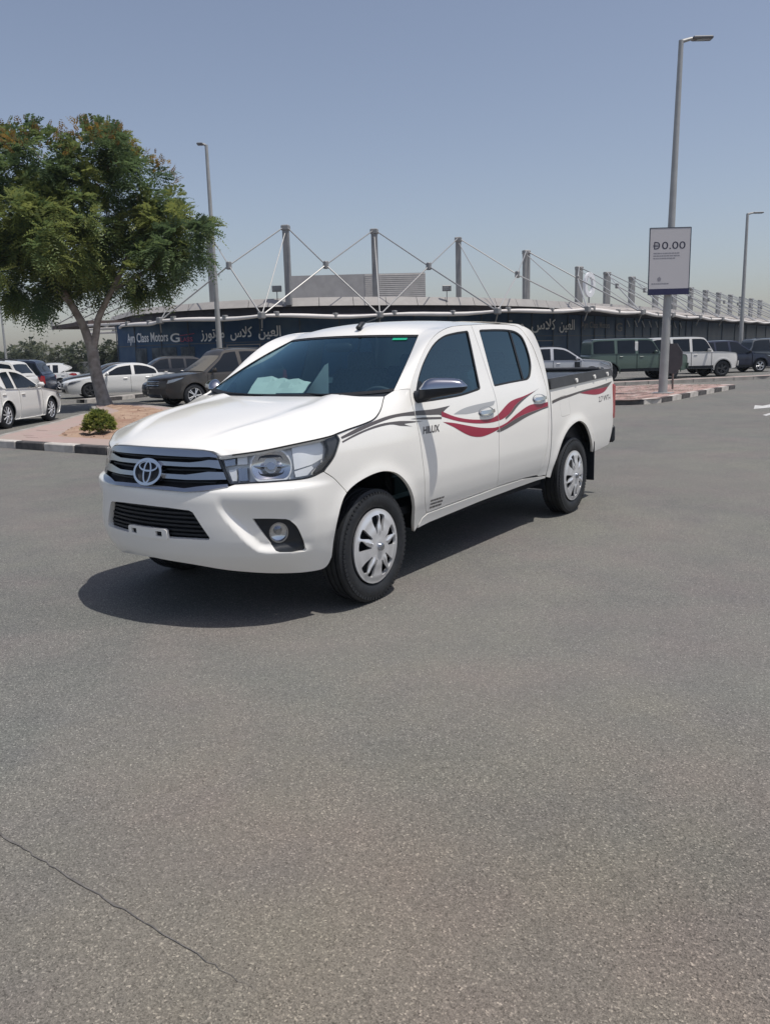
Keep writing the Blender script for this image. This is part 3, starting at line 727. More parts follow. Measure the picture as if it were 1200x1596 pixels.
mb = MB(); mb.tube([(B[0] - 70 + .2, B[1] - 49 - .9, 0), (B[0] - 70 + .2, B[1] - 49 - .9, .95)], .06, 6); mb.build('pipe', M['steel'], pr)
# flood lights on the parapet
for x, y, lab in ((40.5, 34.5, 'small floodlight on a post above the parapet beside the tallest thin mast'), (48.4, 27.9, 'small floodlight on a post above the parapet right of the plant room')):
    if y < 30: x, y = 50.2, 23.9 + 3.1
    fl = thing('floodlight', lab, 'floodlight', (x, y, 5.2), 0., 'floodlights on the showroom parapet')
    mb = MB(); mb.tube([(0, 0, -.4), (0, 0, .55)], .035, 6); mb.build('post', M['steel'], fl)
    mb = MB(); mb.bbox(-.10, .10, -.32, .32, .45, .85, .03, rot=.6); mb.build('lamp_head', M['steel'], fl)
    mb = MB(); mb.bbox(-.115, -.10, -.27, .27, .50, .80, .005, rot=.6); mb.build('lamp_glass', M['lens'], fl)
# oval ring sign on the roof
rs = thing('ring_sign', 'white oval ring sign standing on the showroom roof', 'sign', (78.94, 27.29, 4.9))
mb = MB(); n = 32
for (a, b, y) in ((.66, 1.2, -.12), (.66, 1.2, .12), (.36, .76, -.12), (.36, .76, .12)):
    for k in range(n):
        q = 2 * PI * k / n; mb.V.append((a * math.sin(q) * .85, y - a * math.sin(q) * .5, 2.62 + b * math.cos(q)))
for k in range(n):
    j = (k + 1) % n
    for p, q in ((0, 1), (1, 3), (3, 2), (2, 0)): mb.F.append((p * n + k, p * n + j, q * n + j, q * n + k))
mb.build('ring', M['letters'], rs); mb = MB(); mb.tube([(0, 0, -.3), (0, 0, 1.45)], .08, 8); mb.build('post', M['steel'], rs)
# lettering along the wall
def wall_text(txt, s0, s1, z0, z1, m, name='lettering', bold=.018):
    V, F = text_on(txt, lambda a, b: wall_pt(s0 + a, z0 + b, .10), s1 - s0, z1 - z0, bold)
    mb = MB(); mb.add(V, F); return bpart(name, mb, m)
wall_text('Ayn Class Motors', 1.75, 5.95, 2.42, 3.25, M['letters'])
wall_text('G', 6.15, 7.05, 2.52, 3.12, M['letters']); wall_text('LASS', 7.12, 8.15, 2.53, 2.82, M['logo_red'])
mb = MB(); mb.add([wall_pt(7.1, 2.92, .1), wall_pt(8.3, 3.02, .1), wall_pt(8.3, 3.07, .1), wall_pt(7.1, 2.97, .1)], [(0, 1, 2, 3)]); bpart('logo_stroke', mb, M['logo_red'])
ARABIC = ['\ufeaf\ufead\ufeee\ufe97\ufeee\ufee3', '\ufeb1\ufefc\ufedb', '\ufee6\ufef4\ufecc\ufedf\ufe8d']
AR_TXT = '  '.join(ARABIC)
wall_text(AR_TXT, 8.75, 14.35, 2.48, 3.38, M['letters'])
wall_text(AR_TXT, 29.5, 40.1, 2.58, 3.62, M['letters'])
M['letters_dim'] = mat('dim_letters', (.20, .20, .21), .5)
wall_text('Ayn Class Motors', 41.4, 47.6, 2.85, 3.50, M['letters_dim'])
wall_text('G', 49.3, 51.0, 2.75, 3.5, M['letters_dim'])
# pale frames of the showroom doors and posters behind the glass
for s0, s1, z0, z1 in ((10.6, 13.0, .5, 2.25), (33.6, 36.4, .4, 2.05)):
    mb = MB()
    for a, b, c_, d_ in ((s0, s1, z1 - .07, z1), (s0, s0 + .09, z0, z1), (s1 - .09, s1, z0, z1)): mb.add([wall_pt(a, c_, .06), wall_pt(b, c_, .06), wall_pt(b, d_, .06), wall_pt(a, d_, .06)], [(0, 1, 2, 3)])
    bpart('door_frame', mb, M['fascia'])
M['curtain'] = mat('pale_curtain', (.13, .15, .165), .9, noise=(1.5, .6, (.05, .06, .07)))
for s0, s1 in ((2.6, 3.7), (4.2, 6.6), (7.0, 8.2)):
    mb = MB(); n = 12
    for k in range(n + 1):
        q = s0 + (s1 - s0) * k / n; mb.V += [wall_pt(q, .3, .035 + .02 * (k % 2)), wall_pt(q, 2.2, .035 + .02 * (k % 2))]
    mb.F = [(2 * k, 2 * k + 2, 2 * k + 3, 2 * k + 1) for k in range(n)]; bpart('curtain', mb, M['curtain'])
mb = MB(); mb.add([wall_pt(64.6, 2.3, .1), wall_pt(66.6, 2.3, .1), wall_pt(66.6, 3.5, .1), wall_pt(64.6, 3.5, .1)], [(0, 1, 2, 3)]); bpart('poster', mb, M['letters'])
for k in range(9):                                            # pale brackets under the awning beyond the first corner
    s = 52 + k * 2.2; mb = MB(); mb.tube([wall_pt(s, 3.75, .2), wall_pt(s + .7, 3.2, .2)], .05, 5); bpart('bracket', mb, M['letters'])

# ================================================================== lamp posts, signs
M['post'] = mat('galvanised_post', (.42, .42, .41), .5, .35, noise=(3, .15))
M['signface'] = mat('sign_face', (.54, .52, .53), .5)
M['signink'] = mat('sign_ink', (.025, .025, .05), .5)
M['signfine'] = mat('sign_fine_print', (.26, .25, .28), .5)
def lamp_post(loc, h, r0, r1, arm_dir, arm, label, tilt=(0., 0.), base=True, group='street lamps'):
    lp = thing('street_lamp', label, 'street lamp', loc, 0., group)
    mb = MB(); tx, ty = tilt; mb.tube([(0, 0, -.1), (tx * .5, ty * .5, h * .5), (tx, ty, h)], [r0, (r0 + r1) / 2, r1], 14); o = mb.build('pole', M['post'], lp); smooth_by_angle(o.data, 50)
    if base:
        mb = MB(); mb.bbox(-r0 * 2, r0 * 2, -r0 * 2, r0 * 2, 0, .03, .005); mb.build('base_plate', M['post'], lp)
    c, s = math.cos(arm_dir), math.sin(arm_dir); mb = MB()
    mb.tube([(tx, ty, h - .03), (tx + c * arm * .3, ty + s * arm * .3, h + .03), (tx + c * arm * .6, ty + s * arm * .6, h + .05)], [r1 * .8, r1 * .7, r1 * .6], 8); mb.build('arm', M['post'], lp)
    mb = MB(); mb.bbox(arm * .35, arm, -.12, .12, h, h + .07, .02, rot=arm_dir, at=(tx, ty, 0)); hd = mb.build('lamp_head', mat('lamp_head_grey', (.13, .13, .14), .5), lp)
    mb = MB(); mb.bbox(arm * .5, arm * .95, -.09, .09, h - .012, h - .001, .003, rot=arm_dir, at=(tx, ty, 0)); mb.build('lamp_glass', M['lens'], lp)
    return lp
RD = math.atan2(-.824, .566)
lamp_post((20.70, 3.12, .13), 9.05, .125, .062, RD, .80, 'tall grey street lamp on the brick island, carrying the price sign', tilt=(.09, -.125))
lamp_post((20.72, 20.23, 0), 9.25, .115, .060, RD + PI, .34, 'leaning grey street lamp between the round tree and the showroom', tilt=(-.015, .02))
lamp_post((50.3, 7.1, 0), 8.75, .13, .075, RD, .9, 'distant street lamp beyond the dark parked cars, right of the price sign')
lamp_post((56.7, 93.2, 0), 8.8, .16, .10, RD, .8, 'far thin street lamp by the treeline under the round tree')
# the price sign hangs on the lamp post, facing the lot
SW, SH = 1.10, 1.74
sg_ = thing('price_sign', 'grey price sign reading 0.00 fixed high on the tall lamp post', 'sign', (20.66, 3.10, 2.79), math.atan2(2.635 - 3.555, 20.975 - 20.345))
mb = MB(); mb.bbox(-SW / 2, SW / 2, -.155, -.130, 0, SH, .004); mb.build('panel', M['signface'], sg_)
for a in ((-SW / 2 - .006, -SW / 2 + .012, 0, SH), (SW / 2 - .012, SW / 2 + .006, 0, SH), (-SW / 2 + .012, SW / 2 - .012, SH - .014, SH + .006)):
    mb = MB(); mb.box(a[0], a[1], -.16, -.12, a[2], a[3]); mb.build('edge_trim', M['mullion'], sg_)
mb = MB(); mb.box(-SW / 2 + .012, SW / 2 - .012, -.159, -.156, 0, .16); mb.build('footer_band', mat('sign_navy', (.02, .02, .07), .5), sg_)
def sign_text(t, x, z, w, h, m, y=-.158):
    V, F = text_on(t, lambda a, b: (x + a, y, z + b), w, h); mb = MB(); mb.add(V, F); mb.build('lettering', m, sg_)
sign_text('0.00', -.22, 1.19, .63, .19, M['signink']); sign_text('D', -.43, 1.19, .16, .19, M['signink'])
for z in (1.258, 1.292): mb = MB(); mb.box(-.455, -.285, -.1585, -.157, z, z + .012); mb.build('currency_stroke', M['signink'], sg_)
rnd = random.Random(2)
for z, x1 in ((1.075, .24), (1.010, .22), (.945, .10)):
    x = -.44
    while x < x1: l = rnd.uniform(.03, .09); mb = MB(); mb.box(x, x + l, -.158, -.156, z, z + .022); mb.build('small_print', M['signfine'], sg_); x += l + .014
mb = MB(); mb.prism([(-.30, .36), (-.23, .36), (-.21, .43), (-.265, .48), (-.32, .43)], 0, .002); mb.V = [(x, -.156 - z, y) for x, y, z in mb.V]; mb.build('crest', M['signfine'], sg_)
x = -.47
while x < -.05: l = rnd.uniform(.03, .07); mb = MB(); mb.box(x, x + l, -.158, -.156, .285, .31); mb.build('small_print', M['signfine'], sg_); x += l + .012
for z in (.35, 1.4): mb = MB(); mb.box(-.16, .16, -.135, .0, z, z + .05); mb.build('bracket', M['post'], sg_)
# the back of a traffic sign beside the lamp post
bs_ = thing('traffic_sign', 'grey back of a traffic sign on a thin post at the island edge', 'traffic sign', (22.88, 3.45, .13), 1.05)
mb = MB(); mb.tube([(0, 0, -.1), (.02, 0, 1.32)], .03, 8); mb.build('post', mat('rusty_post', (.20, .15, .13), .6, noise=(3, .4)), bs_)
mb = MB(); P = [(.42 * math.cos(PI / 8 + k * PI / 4), .92 + .48 * math.sin(PI / 8 + k * PI / 4)) for k in range(8)]; mb.prism(P, 0, .012); mb.V = [(x, .032 + z, y) for x, y, z in mb.V]; mb.build('panel', mat('sign_back', (.10, .095, .10), .6, noise=(4, .2)), bs_)
for z in (.72, 1.1): mb = MB(); mb.box(-.3, .3, .018, .032, z, z + .04); mb.build('rail', M['post'], bs_)

# ================================================================== planting
def leaf_material(name, c0, c1, c2):
    m = bpy.data.materials.new(name); m.use_nodes = True; nt = m.node_tree; b = nt.nodes['Principled BSDF']
    at = nt.nodes.new('ShaderNodeAttribute'); at.attribute_name = 'tone'
    r = nt.nodes.new('ShaderNodeValToRGB'); e = r.color_ramp.elements; e[0].color = (*c0, 1); e[1].color = (*c2, 1); q = e.new(.55); q.color = (*c1, 1)
    nt.links.new(at.outputs['Fac'], r.inputs[0]); nt.links.new(r.outputs[0], b.inputs['Base Color']); b.inputs['Roughness'].default_value = .5; b.inputs['Specular IOR Level'].default_value = .35
    t = nt.nodes.new('ShaderNodeBsdfTranslucent'); nt.links.new(r.outputs[0], t.inputs[0]); mx = nt.nodes.new('ShaderNodeMixShader'); mx.inputs[0].default_value = .5
    o = nt.nodes['Material Output']; nt.links.new(b.outputs[0], mx.inputs[1]); nt.links.new(t.outputs[0], mx.inputs[2]); nt.links.new(mx.outputs[0], o.inputs[0])
    return m
def leaf_cloud(name, pts, dirs, length, leaflets, lw, ll, m, parent, rng, droop=.35, loc=(0, 0, 0), tones=None):
    """feathery sprays: a drooping stalk with paired leaflets, many in one mesh"""
    V = []; F = []; T = []
    for i, (p, d) in enumerate(zip(pts, dirs)):
        d = np.array(d); d /= np.linalg.norm(d) + 1e-9; L = length * rng.uniform(.6, 1.3)
        side = np.cross(d, (0, 0, 1)); side /= np.linalg.norm(side) + 1e-9; roll = rng.uniform(-.7, .7)
        up = np.cross(side, d); side = side * math.cos(roll) + up * math.sin(roll)
        tone = rng.uniform(0, 1) if tones is None else tones[i]
        for k in range(leaflets):
            t = (k + .6) / leaflets; c = np.array(p) + d * L * t + np.array((0, 0, -droop * L * t * t)); sz = math.sin(PI * (.15 + .8 * t)) ** .6
            for s in (1, -1):
                o = side * s * .85 + d * .45 + np.array((0, 0, rng.uniform(-.45, .1))); o /= np.linalg.norm(o); w = d * lw * sz * .5
                b = len(V); a = c; e = c + o * ll * sz; mid = c + o * ll * sz * .5
                V += [a, mid + w, e, mid - w]; F.append((b, b + 1, b + 2, b + 3)); T += [min(max(tone + rng.normal(0, .10), 0), 1)] * 4
    V = [(v[0] - loc[0], v[1] - loc[1], v[2] - loc[2]) for v in V]
    me = mesh_from(name, V, F, [m]); at = me.attributes.new('tone', 'FLOAT', 'POINT'); at.data.foreach_set('value', np.array(T, dtype=np.float32))
    o = link(name, me, parent); o['kind'] = 'stuff'; return o
M['leaf'] = leaf_material('tree_leaf', (.075, .115, .06), (.14, .205, .085), (.27, .30, .09))
M['flower'] = leaf_material('tree_flower', (.34, .22, .03), (.26, .16, .05), (.16, .10, .05))
M['bark'] = mat('bark', (.38, .34, .31), .9, noise=(5, .35, (.22, .19, .17)), bump=(18, .6))
TL = (13.29, 17.80, .12)
tree = thing('round_tree', 'broad round-headed tree with feathery leaves and yellow blossom on the planted island', 'tree', TL)
LUMPS_ = [(11.75, 17.7, 6.72, 1.31), (12.98, 16.77, 7.12, 1.11), (10.6, 17.2, 4.6, 1.25), (11.2, 18.2, 3.9, .95), (14.69, 17.46, 6.42, 1.54), (14.88, 15.95, 5.35, 1.2), (12.08, 17.26, 5.2, 1.69), (11.96, 19.36, 4.5, 1.47), (13.87, 16.85, 4.44, 1.48), (14.06, 14.75, 4.75, .79), (13.59, 18.69, 3.82, 1.02), (11.54, 18.17, 5.57, 1.5), (11.1, 20.37, 5.42, 1.56), (14.34, 16.37, 4.15, .80), (11.88, 19.46, 7.42, .82), (13.94, 17.35, 7.81, .56), (12.82, 19.83, 3.76, .81), (12.09, 22.13, 7.02, 1.25), (12.61, 17.57, 6.15, 1.35), (14.59, 16.74, 5.41, 1.21), (13.7, 18.2, 3.85, .66)]
LUMPS = [(x, y, z - .18 - .06 * max(0, z - 5.), r * .88) for x, y, z, r in LUMPS_]
rng = np.random.default_rng(11)
pts, dirs, tones = [], [], []
cc = np.mean([l[:3] for l in LUMPS], 0)
for x, y, z, r in LUMPS:
    ltone = rng.uniform(.25, .95)
    sub = []
    for k in range(int(13.5 * r * r) + 6):                      # twigs end in tufts of sprays on the lump's surface
        v = rng.normal(size=3); v /= np.linalg.norm(v); v[2] = v[2] * .85 + .08
        sub.append((np.array((x, y, z)) + v * r * rng.uniform(.62, 1.04), v))
    for c, v in sub:
        tt = min(max(ltone + rng.normal(0, .16), 0), 1)
        for k in range(24):
            w = rng.normal(size=3); w /= np.linalg.norm(w); w = w * .9 + v * .7; w[2] -= .12
            pts.append(c + w * rng.uniform(.02, .22)); dirs.append(w); tones.append(min(max(tt + rng.normal(0, .08), 0), 1))
crown = leaf_cloud('crown', pts, dirs, .46, 7, .065, .155, M['leaf'], tree, rng, .4, TL, tones)
pts, dirs = [], []
for x, y, z, r in [LUMPS[i] for i in (0, 1, 14, 15, 17, 4)]:
    for k in range(26 if r > .9 else 30):
        v = rng.normal(size=3); v /= np.linalg.norm(v); v[2] = abs(v[2]) + .35; v /= np.linalg.norm(v); c = np.array((x, y, z)) + v * r * 1.05
        for j in range(5): pts.append(c + rng.normal(0, .10, 3)); dirs.append(v + rng.normal(0, .4, 3))
leaf_cloud('blossom', pts, dirs, .22, 5, .045, .075, M['flower'], tree, rng, .0, TL)
mb = MB()
def limb(P, R): mb.tube([(a - TL[0], b - TL[1], c - TL[2]) for a, b, c in crpoly(P, 5)], list(np.interp(np.linspace(0, 1, (len(P) - 1) * 5 + 1), np.linspace(0, 1, len(R)), R)), 10)
limb([(13.33, 17.74, -.05), (13.27, 17.82, .35), (13.2, 17.94, 1.11), (13.17, 17.98, 1.8)], [.28, .21, .185, .175])
limb([(13.17, 17.98, 1.7), (13.10, 18.07, 2.2), (13.02, 18.19, 2.64), (12.78, 18.54, 3.49), (12.55, 18.75, 4.3), (12.1, 18.6, 5.3), (11.9, 18.3, 6.4)], [.155, .135, .12, .10, .085, .06, .03])
limb([(13.17, 17.98, 1.75), (13.26, 17.86, 2.2), (13.33, 17.74, 2.72), (13.55, 17.4, 3.4), (13.85, 16.95, 4.3), (14.3, 16.7, 5.3), (14.5, 17.0, 6.2)], [.13, .11, .10, .08, .07, .05, .03])
limb([(12.9, 18.37, 3.1), (12.4, 18.9, 3.9), (11.7, 19.6, 4.6), (11.2, 20.2, 5.3)], [.08, .07, .05, .03])
limb([(13.6, 17.3, 3.5), (13.9, 16.4, 3.9), (14.1, 15.5, 4.3)], [.06, .05, .03]); limb([(12.6, 18.7, 4.1), (12.9, 17.8, 5.4), (13.0, 17.1, 6.8)], [.07, .05, .03])
limb([(13.8, 17.0, 4.2), (14.6, 16.2, 4.9), (14.9, 15.9, 5.4)], [.05, .04, .02])
o = mb.build('trunk', M['bark'], tree); smooth_by_angle(o.data, 60)
# the small clipped bush on the island corner
BL = (7.35, 10.1, .14)
BL = (6.62, 9.20, .14)
bush = thing('round_bush', 'small round green bush on the soil of the planted island', 'bush', BL)
M['bushleaf'] = leaf_material('bush_leaf', (.11, .16, .045), (.22, .26, .065), (.40, .39, .11))
rng = np.random.default_rng(6); pts, dirs = [], []
for k in range(1100):
    v = rng.normal(size=3); v /= np.linalg.norm(v); v[2] = abs(v[2]) * 1.0 - .12; r = rng.uniform(.45, 1.0) ** .5
    pts.append((BL[0] + v[0] * .27 * r, BL[1] + v[1] * .27 * r, BL[2] + .13 + v[2] * .32 * r)); dirs.append(v + rng.normal(0, .5, 3))
leaf_cloud('foliage', pts, dirs, .07, 3, .030, .050, M['bushleaf'], bush, rng, 0., BL)
mb = MB()
for k in range(7): a = k * .9; mb.tube([(0, 0, -.02), (.08 * math.cos(a), .08 * math.sin(a), .15), (.16 * math.cos(a), .16 * math.sin(a), .30)], [.010, .007, .003], 5)
mb.build('stems', M['bark'], bush)
# trees far behind the car park
M['farleaf'] = leaf_material('far_tree_leaf', (.075, .095, .065), (.115, .135, .085), (.17, .18, .11))
FAR = [(68, 122, 4.2, 'grey-green'), (66, 112, 5.0, 'bushy'), (64, 104, 5.6, 'tall'), (62, 98, 4.6, 'low'), (60, 92, 6.2, 'rounded'), (59, 86, 6.4, 'broad'), (57, 80, 5.4, 'short'), (56, 74, 5.0, 'yellowish'), (55, 68.5, 5.2, 'narrow'), (53, 64, 4.6, 'dusty'), (72, 128, 5.2, 'big'), (60, 101, 3.4, 'small')]
LAB = ['far grey-green tree beside the white SUV roof at the picture edge', 'bushy far tree behind the thin distant lamp post', 'tall far tree just right of the thin distant lamp post', 'low far tree behind the navy SUV', 'rounded far tree left of the round tree trunk', 'broad far tree directly behind the round tree trunk', 'short far tree under the brown soffit end', 'yellowish far tree between the trunk and the showroom glass', 'narrow far tree touching the showroom end wall', 'dusty far tree below the soffit slats', 'big far tree at the outer left of the treeline', 'small far shrub in front of the treeline gap']
for (x, y, h, k), lab in zip(FAR, LAB):
    h *= .66
    rng = np.random.default_rng(int(x * 7 + y)); t = thing('far_tree', lab, 'tree', (x, y, 0), 0., 'trees behind the car park')
    pts, dirs, tn = [], [], []; R = h * .42
    for j in range(9):
        v = rng.normal(size=3); c = np.array((x, y, h * .58)) + v * (R * .55, R * .55, h * .16); rr = R * rng.uniform(.4, .62); tb = rng.uniform(.1, .8)
        for q in range(46):
            w = rng.normal(size=3); w /= np.linalg.norm(w); pts.append(c + w * rr * rng.uniform(.7, 1.05)); dirs.append(w + (0, 0, -.2)); tn.append(min(max(tb + rng.normal(0, .2), 0), 1))
    leaf_cloud('crown', pts, dirs, .55, 4, .22, .34, M['farleaf'], t, rng, .4, (x, y, 0), tn)
    mb = MB(); mb.tube([(0, 0, -.1), (.1, .05, h * .3), (0, .1, h * .6)], [.14, .11, .06], 7); mb.build('trunk', M['bark'], t)
# a low pale boundary wall in front of the far trees
bw = thing('boundary_wall', 'low pale wall running in front of the far trees', 'wall', (58, 86, 0))
mb = MB(); mb.box(-1.2, -1.0, -28, 36, 0, 1.25); mb.build('wall_body', M['concrete'], bw); mb = MB(); mb.box(-1.25, -.95, -28, 36, 1.253, 1.35); mb.build('coping', M['kerb_white'], bw)
# ================================================================== the white pickup
TX = 2.55                                                    # the root stands between the axles
truck = thing('pickup_truck', 'white double cab pickup with red and charcoal side stripes, parked on the open road', 'pickup truck', (TX, 0, 0))
def wS(u, z, off=0.):                                        # body surface in world axes (driver's side at -Y)
    x, y, zz = W(u, z, off); return (x, -y, zz)
def tpart(name, V, F, N, m, parent=None, label=None, smooth=True):
    me = mesh_from(name, [(v[0] - TX, v[1], v[2]) for v in V], F, [m], N if N else None, smooth=smooth)
    o = link(name, me, parent or truck)
    if label: o['label'] = label
    return o
def tmb(name, mb, m, smooth=None, parent=None, label=None):
    me = mesh_from(name, [(v[0] - TX, v[1], v[2]) for v in mb.V], mb.F, [m])
    if smooth: smooth_by_angle(me, smooth)
    o = link(name, me, parent or truck)
    if label: o['label'] = label
    return o
def both(name, poly, m, holes=(), off=0., step=.03, flange=.012, parent=None, sides=(1, -1), gap=.0028, flabel=None, close=False):
    """a panel on the driver's side and its mirror image"""
    if gap: poly = inset_poly(clean(poly), gap)
    S = lambda u, z: wS(u, z, off)
    A = sheet(poly, S, holes, step, flange, close=close); out = []
    for s in sides:
        V, F, N = A if s == 1 else mirror_y(*A)
        out.append(tpart(name, V, F, N, m, parent[0 if s == 1 else 1] if parent else None))
    return out
def smo(P, n=5): return crpoly(P, n)
def circ(c, r, n=28, ry=None): return [(c[0] + r * math.cos(2 * PI * k / n), c[1] + (ry or r) * math.sin(2 * PI * k / n)) for k in range(n)]

# outlines on the body surface (distance round the body from the nose, height)
lamp_top = smo([(.469, .945), (.62, .960), (.784, .977), (1.0, 1.007), (1.195, 1.034)])
lamp_rear = smo([(1.195, 1.034), (1.214, .998), (1.186, .951), (1.15, .903), (1.083, .840)])
lamp_bot = smo([(1.083, .840), (.986, .812), (.804, .805), (.66, .803), (.552, .798)])
lamp_in = smo([(.545, .800), (.533, .816), (.495, .889), (.469, .945)])
LAMP = lamp_top + lamp_rear[1:] + lamp_bot[1:] + lamp_in[:-1]
arch_f = smo([(1.150, .348), (1.142, .45), (1.150, .55), (1.180, .640), (1.229, .705), (1.328, .752), (1.467, .778), (1.60, .776), (1.735, .735), (1.856, .635), (1.945, .50), (1.992, .40), (2.035, .318)], 4)
k_seam = min(range(len(arch_f)), key=lambda i: math.hypot(arch_f[i][0] - 1.229, arch_f[i][1] - .71))
grille_bot = [(0., .772), (.16, .769), (.31, .763), (.42, .772), (.531, .787)]
bump_bot = smo([(0, .366), (.27, .352), (.536, .318), (.846, .288), (1.05, .280), (1.125, .295), (1.150, .348)])
hood_side = smo([(1.195, 1.036), (1.316, 1.054), (1.443, 1.068), (1.56, 1.087), (1.653, 1.125), (1.735, 1.172), (1.785, 1.198)])
pillar_base = smo([(1.785, 1.198), (1.835, 1.213), (1.896, 1.232), (1.958, 1.236), (2.006, 1.234)])
gap_front = smo([(2.006, 1.234), (1.985, 1.165), (1.994, 1.06), (2.006, .95), (2.019, .812), (2.058, .582), (2.105, .48), (2.144, .428)])
arch_r = smo([(4.117, .38), (4.128, .46), (4.162, .545), (4.257, .690), (4.40, .782), (4.587, .822), (4.72, .800), (4.835, .738), (4.968, .600), (5.028, .50)], 4)
frame_top = smo([(2.006, 1.234), (2.107, 1.333), (2.276, 1.459), (2.455, 1.557), (2.657, 1.613), (2.85, 1.632), (3.019, 1.638)])
frame_top_r = smo([(3.019, 1.638), (3.25, 1.647), (3.5, 1.648), (3.68, 1.643), (3.79, 1.630), (3.872, 1.585), (3.922, 1.49), (3.952, 1.35), (3.978, 1.2), (3.998, 1.10), (3.995, .95), (3.962, .715), (3.935, .592), (3.90, .49), (3.865, .440)])
gap_mid = smo([(3.019, 1.638), (3.062, 1.40), (3.095, 1.20), (3.108, 1.10), (3.098, .93), (3.080, .742), (3.105, .56), (3.135, .455)])

def cab_inner(poly, d): return inset_poly(poly, d)
# --- bumper (one piece across the nose)
half = bump_bot[:-1] + arch_f[:k_seam + 1] + smo([(1.229, .712), (1.18, .762), (1.135, .803), (1.083, .838)])[1:-1] + lamp_bot[:-1] + grille_bot[::-1][:-1]
half = inset_poly(half + [(0., .772)], .0)
right = [p for p in half if p[0] > 1e-4]
bump_poly = [(0, .366)] + right + [(0, .772)] + [(-u, z) for u, z in right[::-1]]
intake_h = [(0., .677), (.18, .674), (.318, .665), (.340, .655), (.385, .585), (.428, .520), (.424, .508), (.405, .506), (.15, .504), (0, .503)]
intake = intake_h + [(-u, z) for u, z in intake_h[1:-1][::-1]]
bezel = clean(smo([(.664, .616), (.76, .612), (.849, .603)], 4) + smo([(.872, .594), (.91, .556), (.94, .49), (.962, .425)], 4) + [(.955, .415), (.88, .421), (.803, .428)] + smo([(.783, .436), (.722, .523), (.664, .610)], 4))
bez2 = [(-u, z) for u, z in bezel]
V, F, N = sheet(inset_poly(clean(bump_poly), .002), lambda u, z: wS(u, z), [intake, bezel, bez2], .0115, .03)
bumper = tpart('front_bumper', V, F, N, M['white'])
# --- lower intake: dark mesh and bars behind the opening
V, F, N = sheet(inset_poly(intake, -.012), lambda u, z: wS(u, z, -.045), (), .06, 0)
intake_o = tpart('lower_grille', V, F, N, M['dark'], bumper)
for k in range(7):
    z = .520 + k * .0235; w = .33 + (.66 - z) * .58
    V, F, N = sheet([(-w, z), (w, z), (w, z + .011), (-w, z + .011)], lambda u, q: wS(u, q, -.022 if k % 2 else -.026), (), .05, .016)
    tpart('grille_bar', V, F, N, M['black'], bumper)
# plate bracket with two square holes
V, F, N = sheet([(-.152, .494), (.166, .494), (.163, .545), (.150, .553), (-.130, .553), (-.147, .545)], lambda u, z: wS(u, z, .006), [[(-.118, .510), (-.075, .510), (-.075, .538), (-.118, .538)], [(.083, .510), (.127, .510), (.127, .538), (.083, .538)]], .03, .018)
tpart('plate_bracket', V, F, N, M['white'], bumper)
for a in (-.118, .083):
    V, F, N = sheet([(a - .004, .506), (a + .048, .506), (a + .048, .542), (a - .004, .542)], lambda u, z: wS(u, z, -.006), (), .05, 0); tpart('bracket_hole', V, F, N, M['dark'], bumper)
# --- fog lamps
for sg in (1, -1):
    q = lambda P: [(sg * u, z) for u, z in P]
    V, F, N = sheet(q(inset_poly(bezel, -.004)), lambda u, z: wS(u, z, -.022), [q(circ((.808, .527), .054, ry=.054))], .03, .03)
    fb = tpart('fog_lamp_bezel', V, F, N, M['black'], bumper)
    V, F, N = sheet(q(circ((.808, .527), .056, ry=.056)), lambda u, z: wS(u, z, -.05 + 5.5 * ((abs(u) - .808) ** 2 + (z - .527) ** 2)), (), .014, 0); tpart('fog_lamp', V, F, N, M['chrome'], bumper)
    V, F, N = sheet(q(circ((.808, .527), .057, ry=.057)), lambda u, z: wS(u, z, -.018), [q(circ((.808, .527), .049, ry=.049))], .02, .02); tpart('fog_lamp_ring', V, F, N, M['satin'], bumper)
    V, F, N = sheet(q(circ((.808, .527), .05, ry=.05)), lambda u, z: wS(u, z, -.012 - 2 * ((abs(u) - .808) ** 2 + (z - .527) ** 2)), (), .02, 0); tpart('fog_lamp_lens', V, F, N, M['lens'], bumper)
    V, F, N = sheet(q(circ((.808, .527), .016, 12)), lambda u, z: wS(u, z, -.03), (), .02, .02); tpart('fog_bulb', V, F, N, M['satin'], bumper)

# --- grille
grille = thing('grille', None, None); grille.parent = truck
def gpart(name, poly, off, m, fl=.03, step=.035, parent=None):
    V, F, N = sheet(clean(poly), lambda u, z: wS(u, z, off + .045 * (1 - sst(.0, .5, abs(u))) * 0), (), step, fl); return tpart(name, V, F, N, m, parent or grille)
g_top = [(.469, .952), (.43, .968), (.405, .972), (.2, .978), (0, .981)]
back = [(0, .765), (.31, .757), (.54, .782), (.50, .885), (.472, .955), (.40, .975), (0, .985)]
gpart('grille_backing', back + [(-u, z) for u, z in back[::-1] if u > 0], -.035, M['dark'], 0, .05)
def bar(top, bot, off, m=M['satin']):
    P = bot + top[::-1]; 
    gpart('chrome_bar', [(-u, z) for u, z in bot[::-1]] + bot[1:] + top[::-1] + [(-u, z) for u, z in top[1:]], off, m, .035)
bar([(0, .982), (.2, .979), (.39, .973), (.43, .966), (.470, .950)], [(0, .945), (.2, .943), (.36, .940), (.42, .943), (.476, .938)], .012)
bar([(0, .915), (.2, .913), (.30, .912), (.37, .919), (.42, .927), (.480, .925)], [(0, .893), (.2, .891), (.30, .889), (.37, .890), (.42, .889), (.500, .880)], .010)
bar([(0, .851), (.2, .849), (.28, .848), (.36, .858), (.42, .866), (.512, .864)], [(0, .826), (.2, .824), (.28, .822), (.36, .823), (.42, .824), (.530, .826)], .010)
bar([(0, .789), (.2, .785), (.29, .781), (.36, .790), (.42, .796), (.537, .803)], [(0, .773), (.2, .769), (.30, .764), (.40, .772), (.42, .774), (.542, .790)], .010)
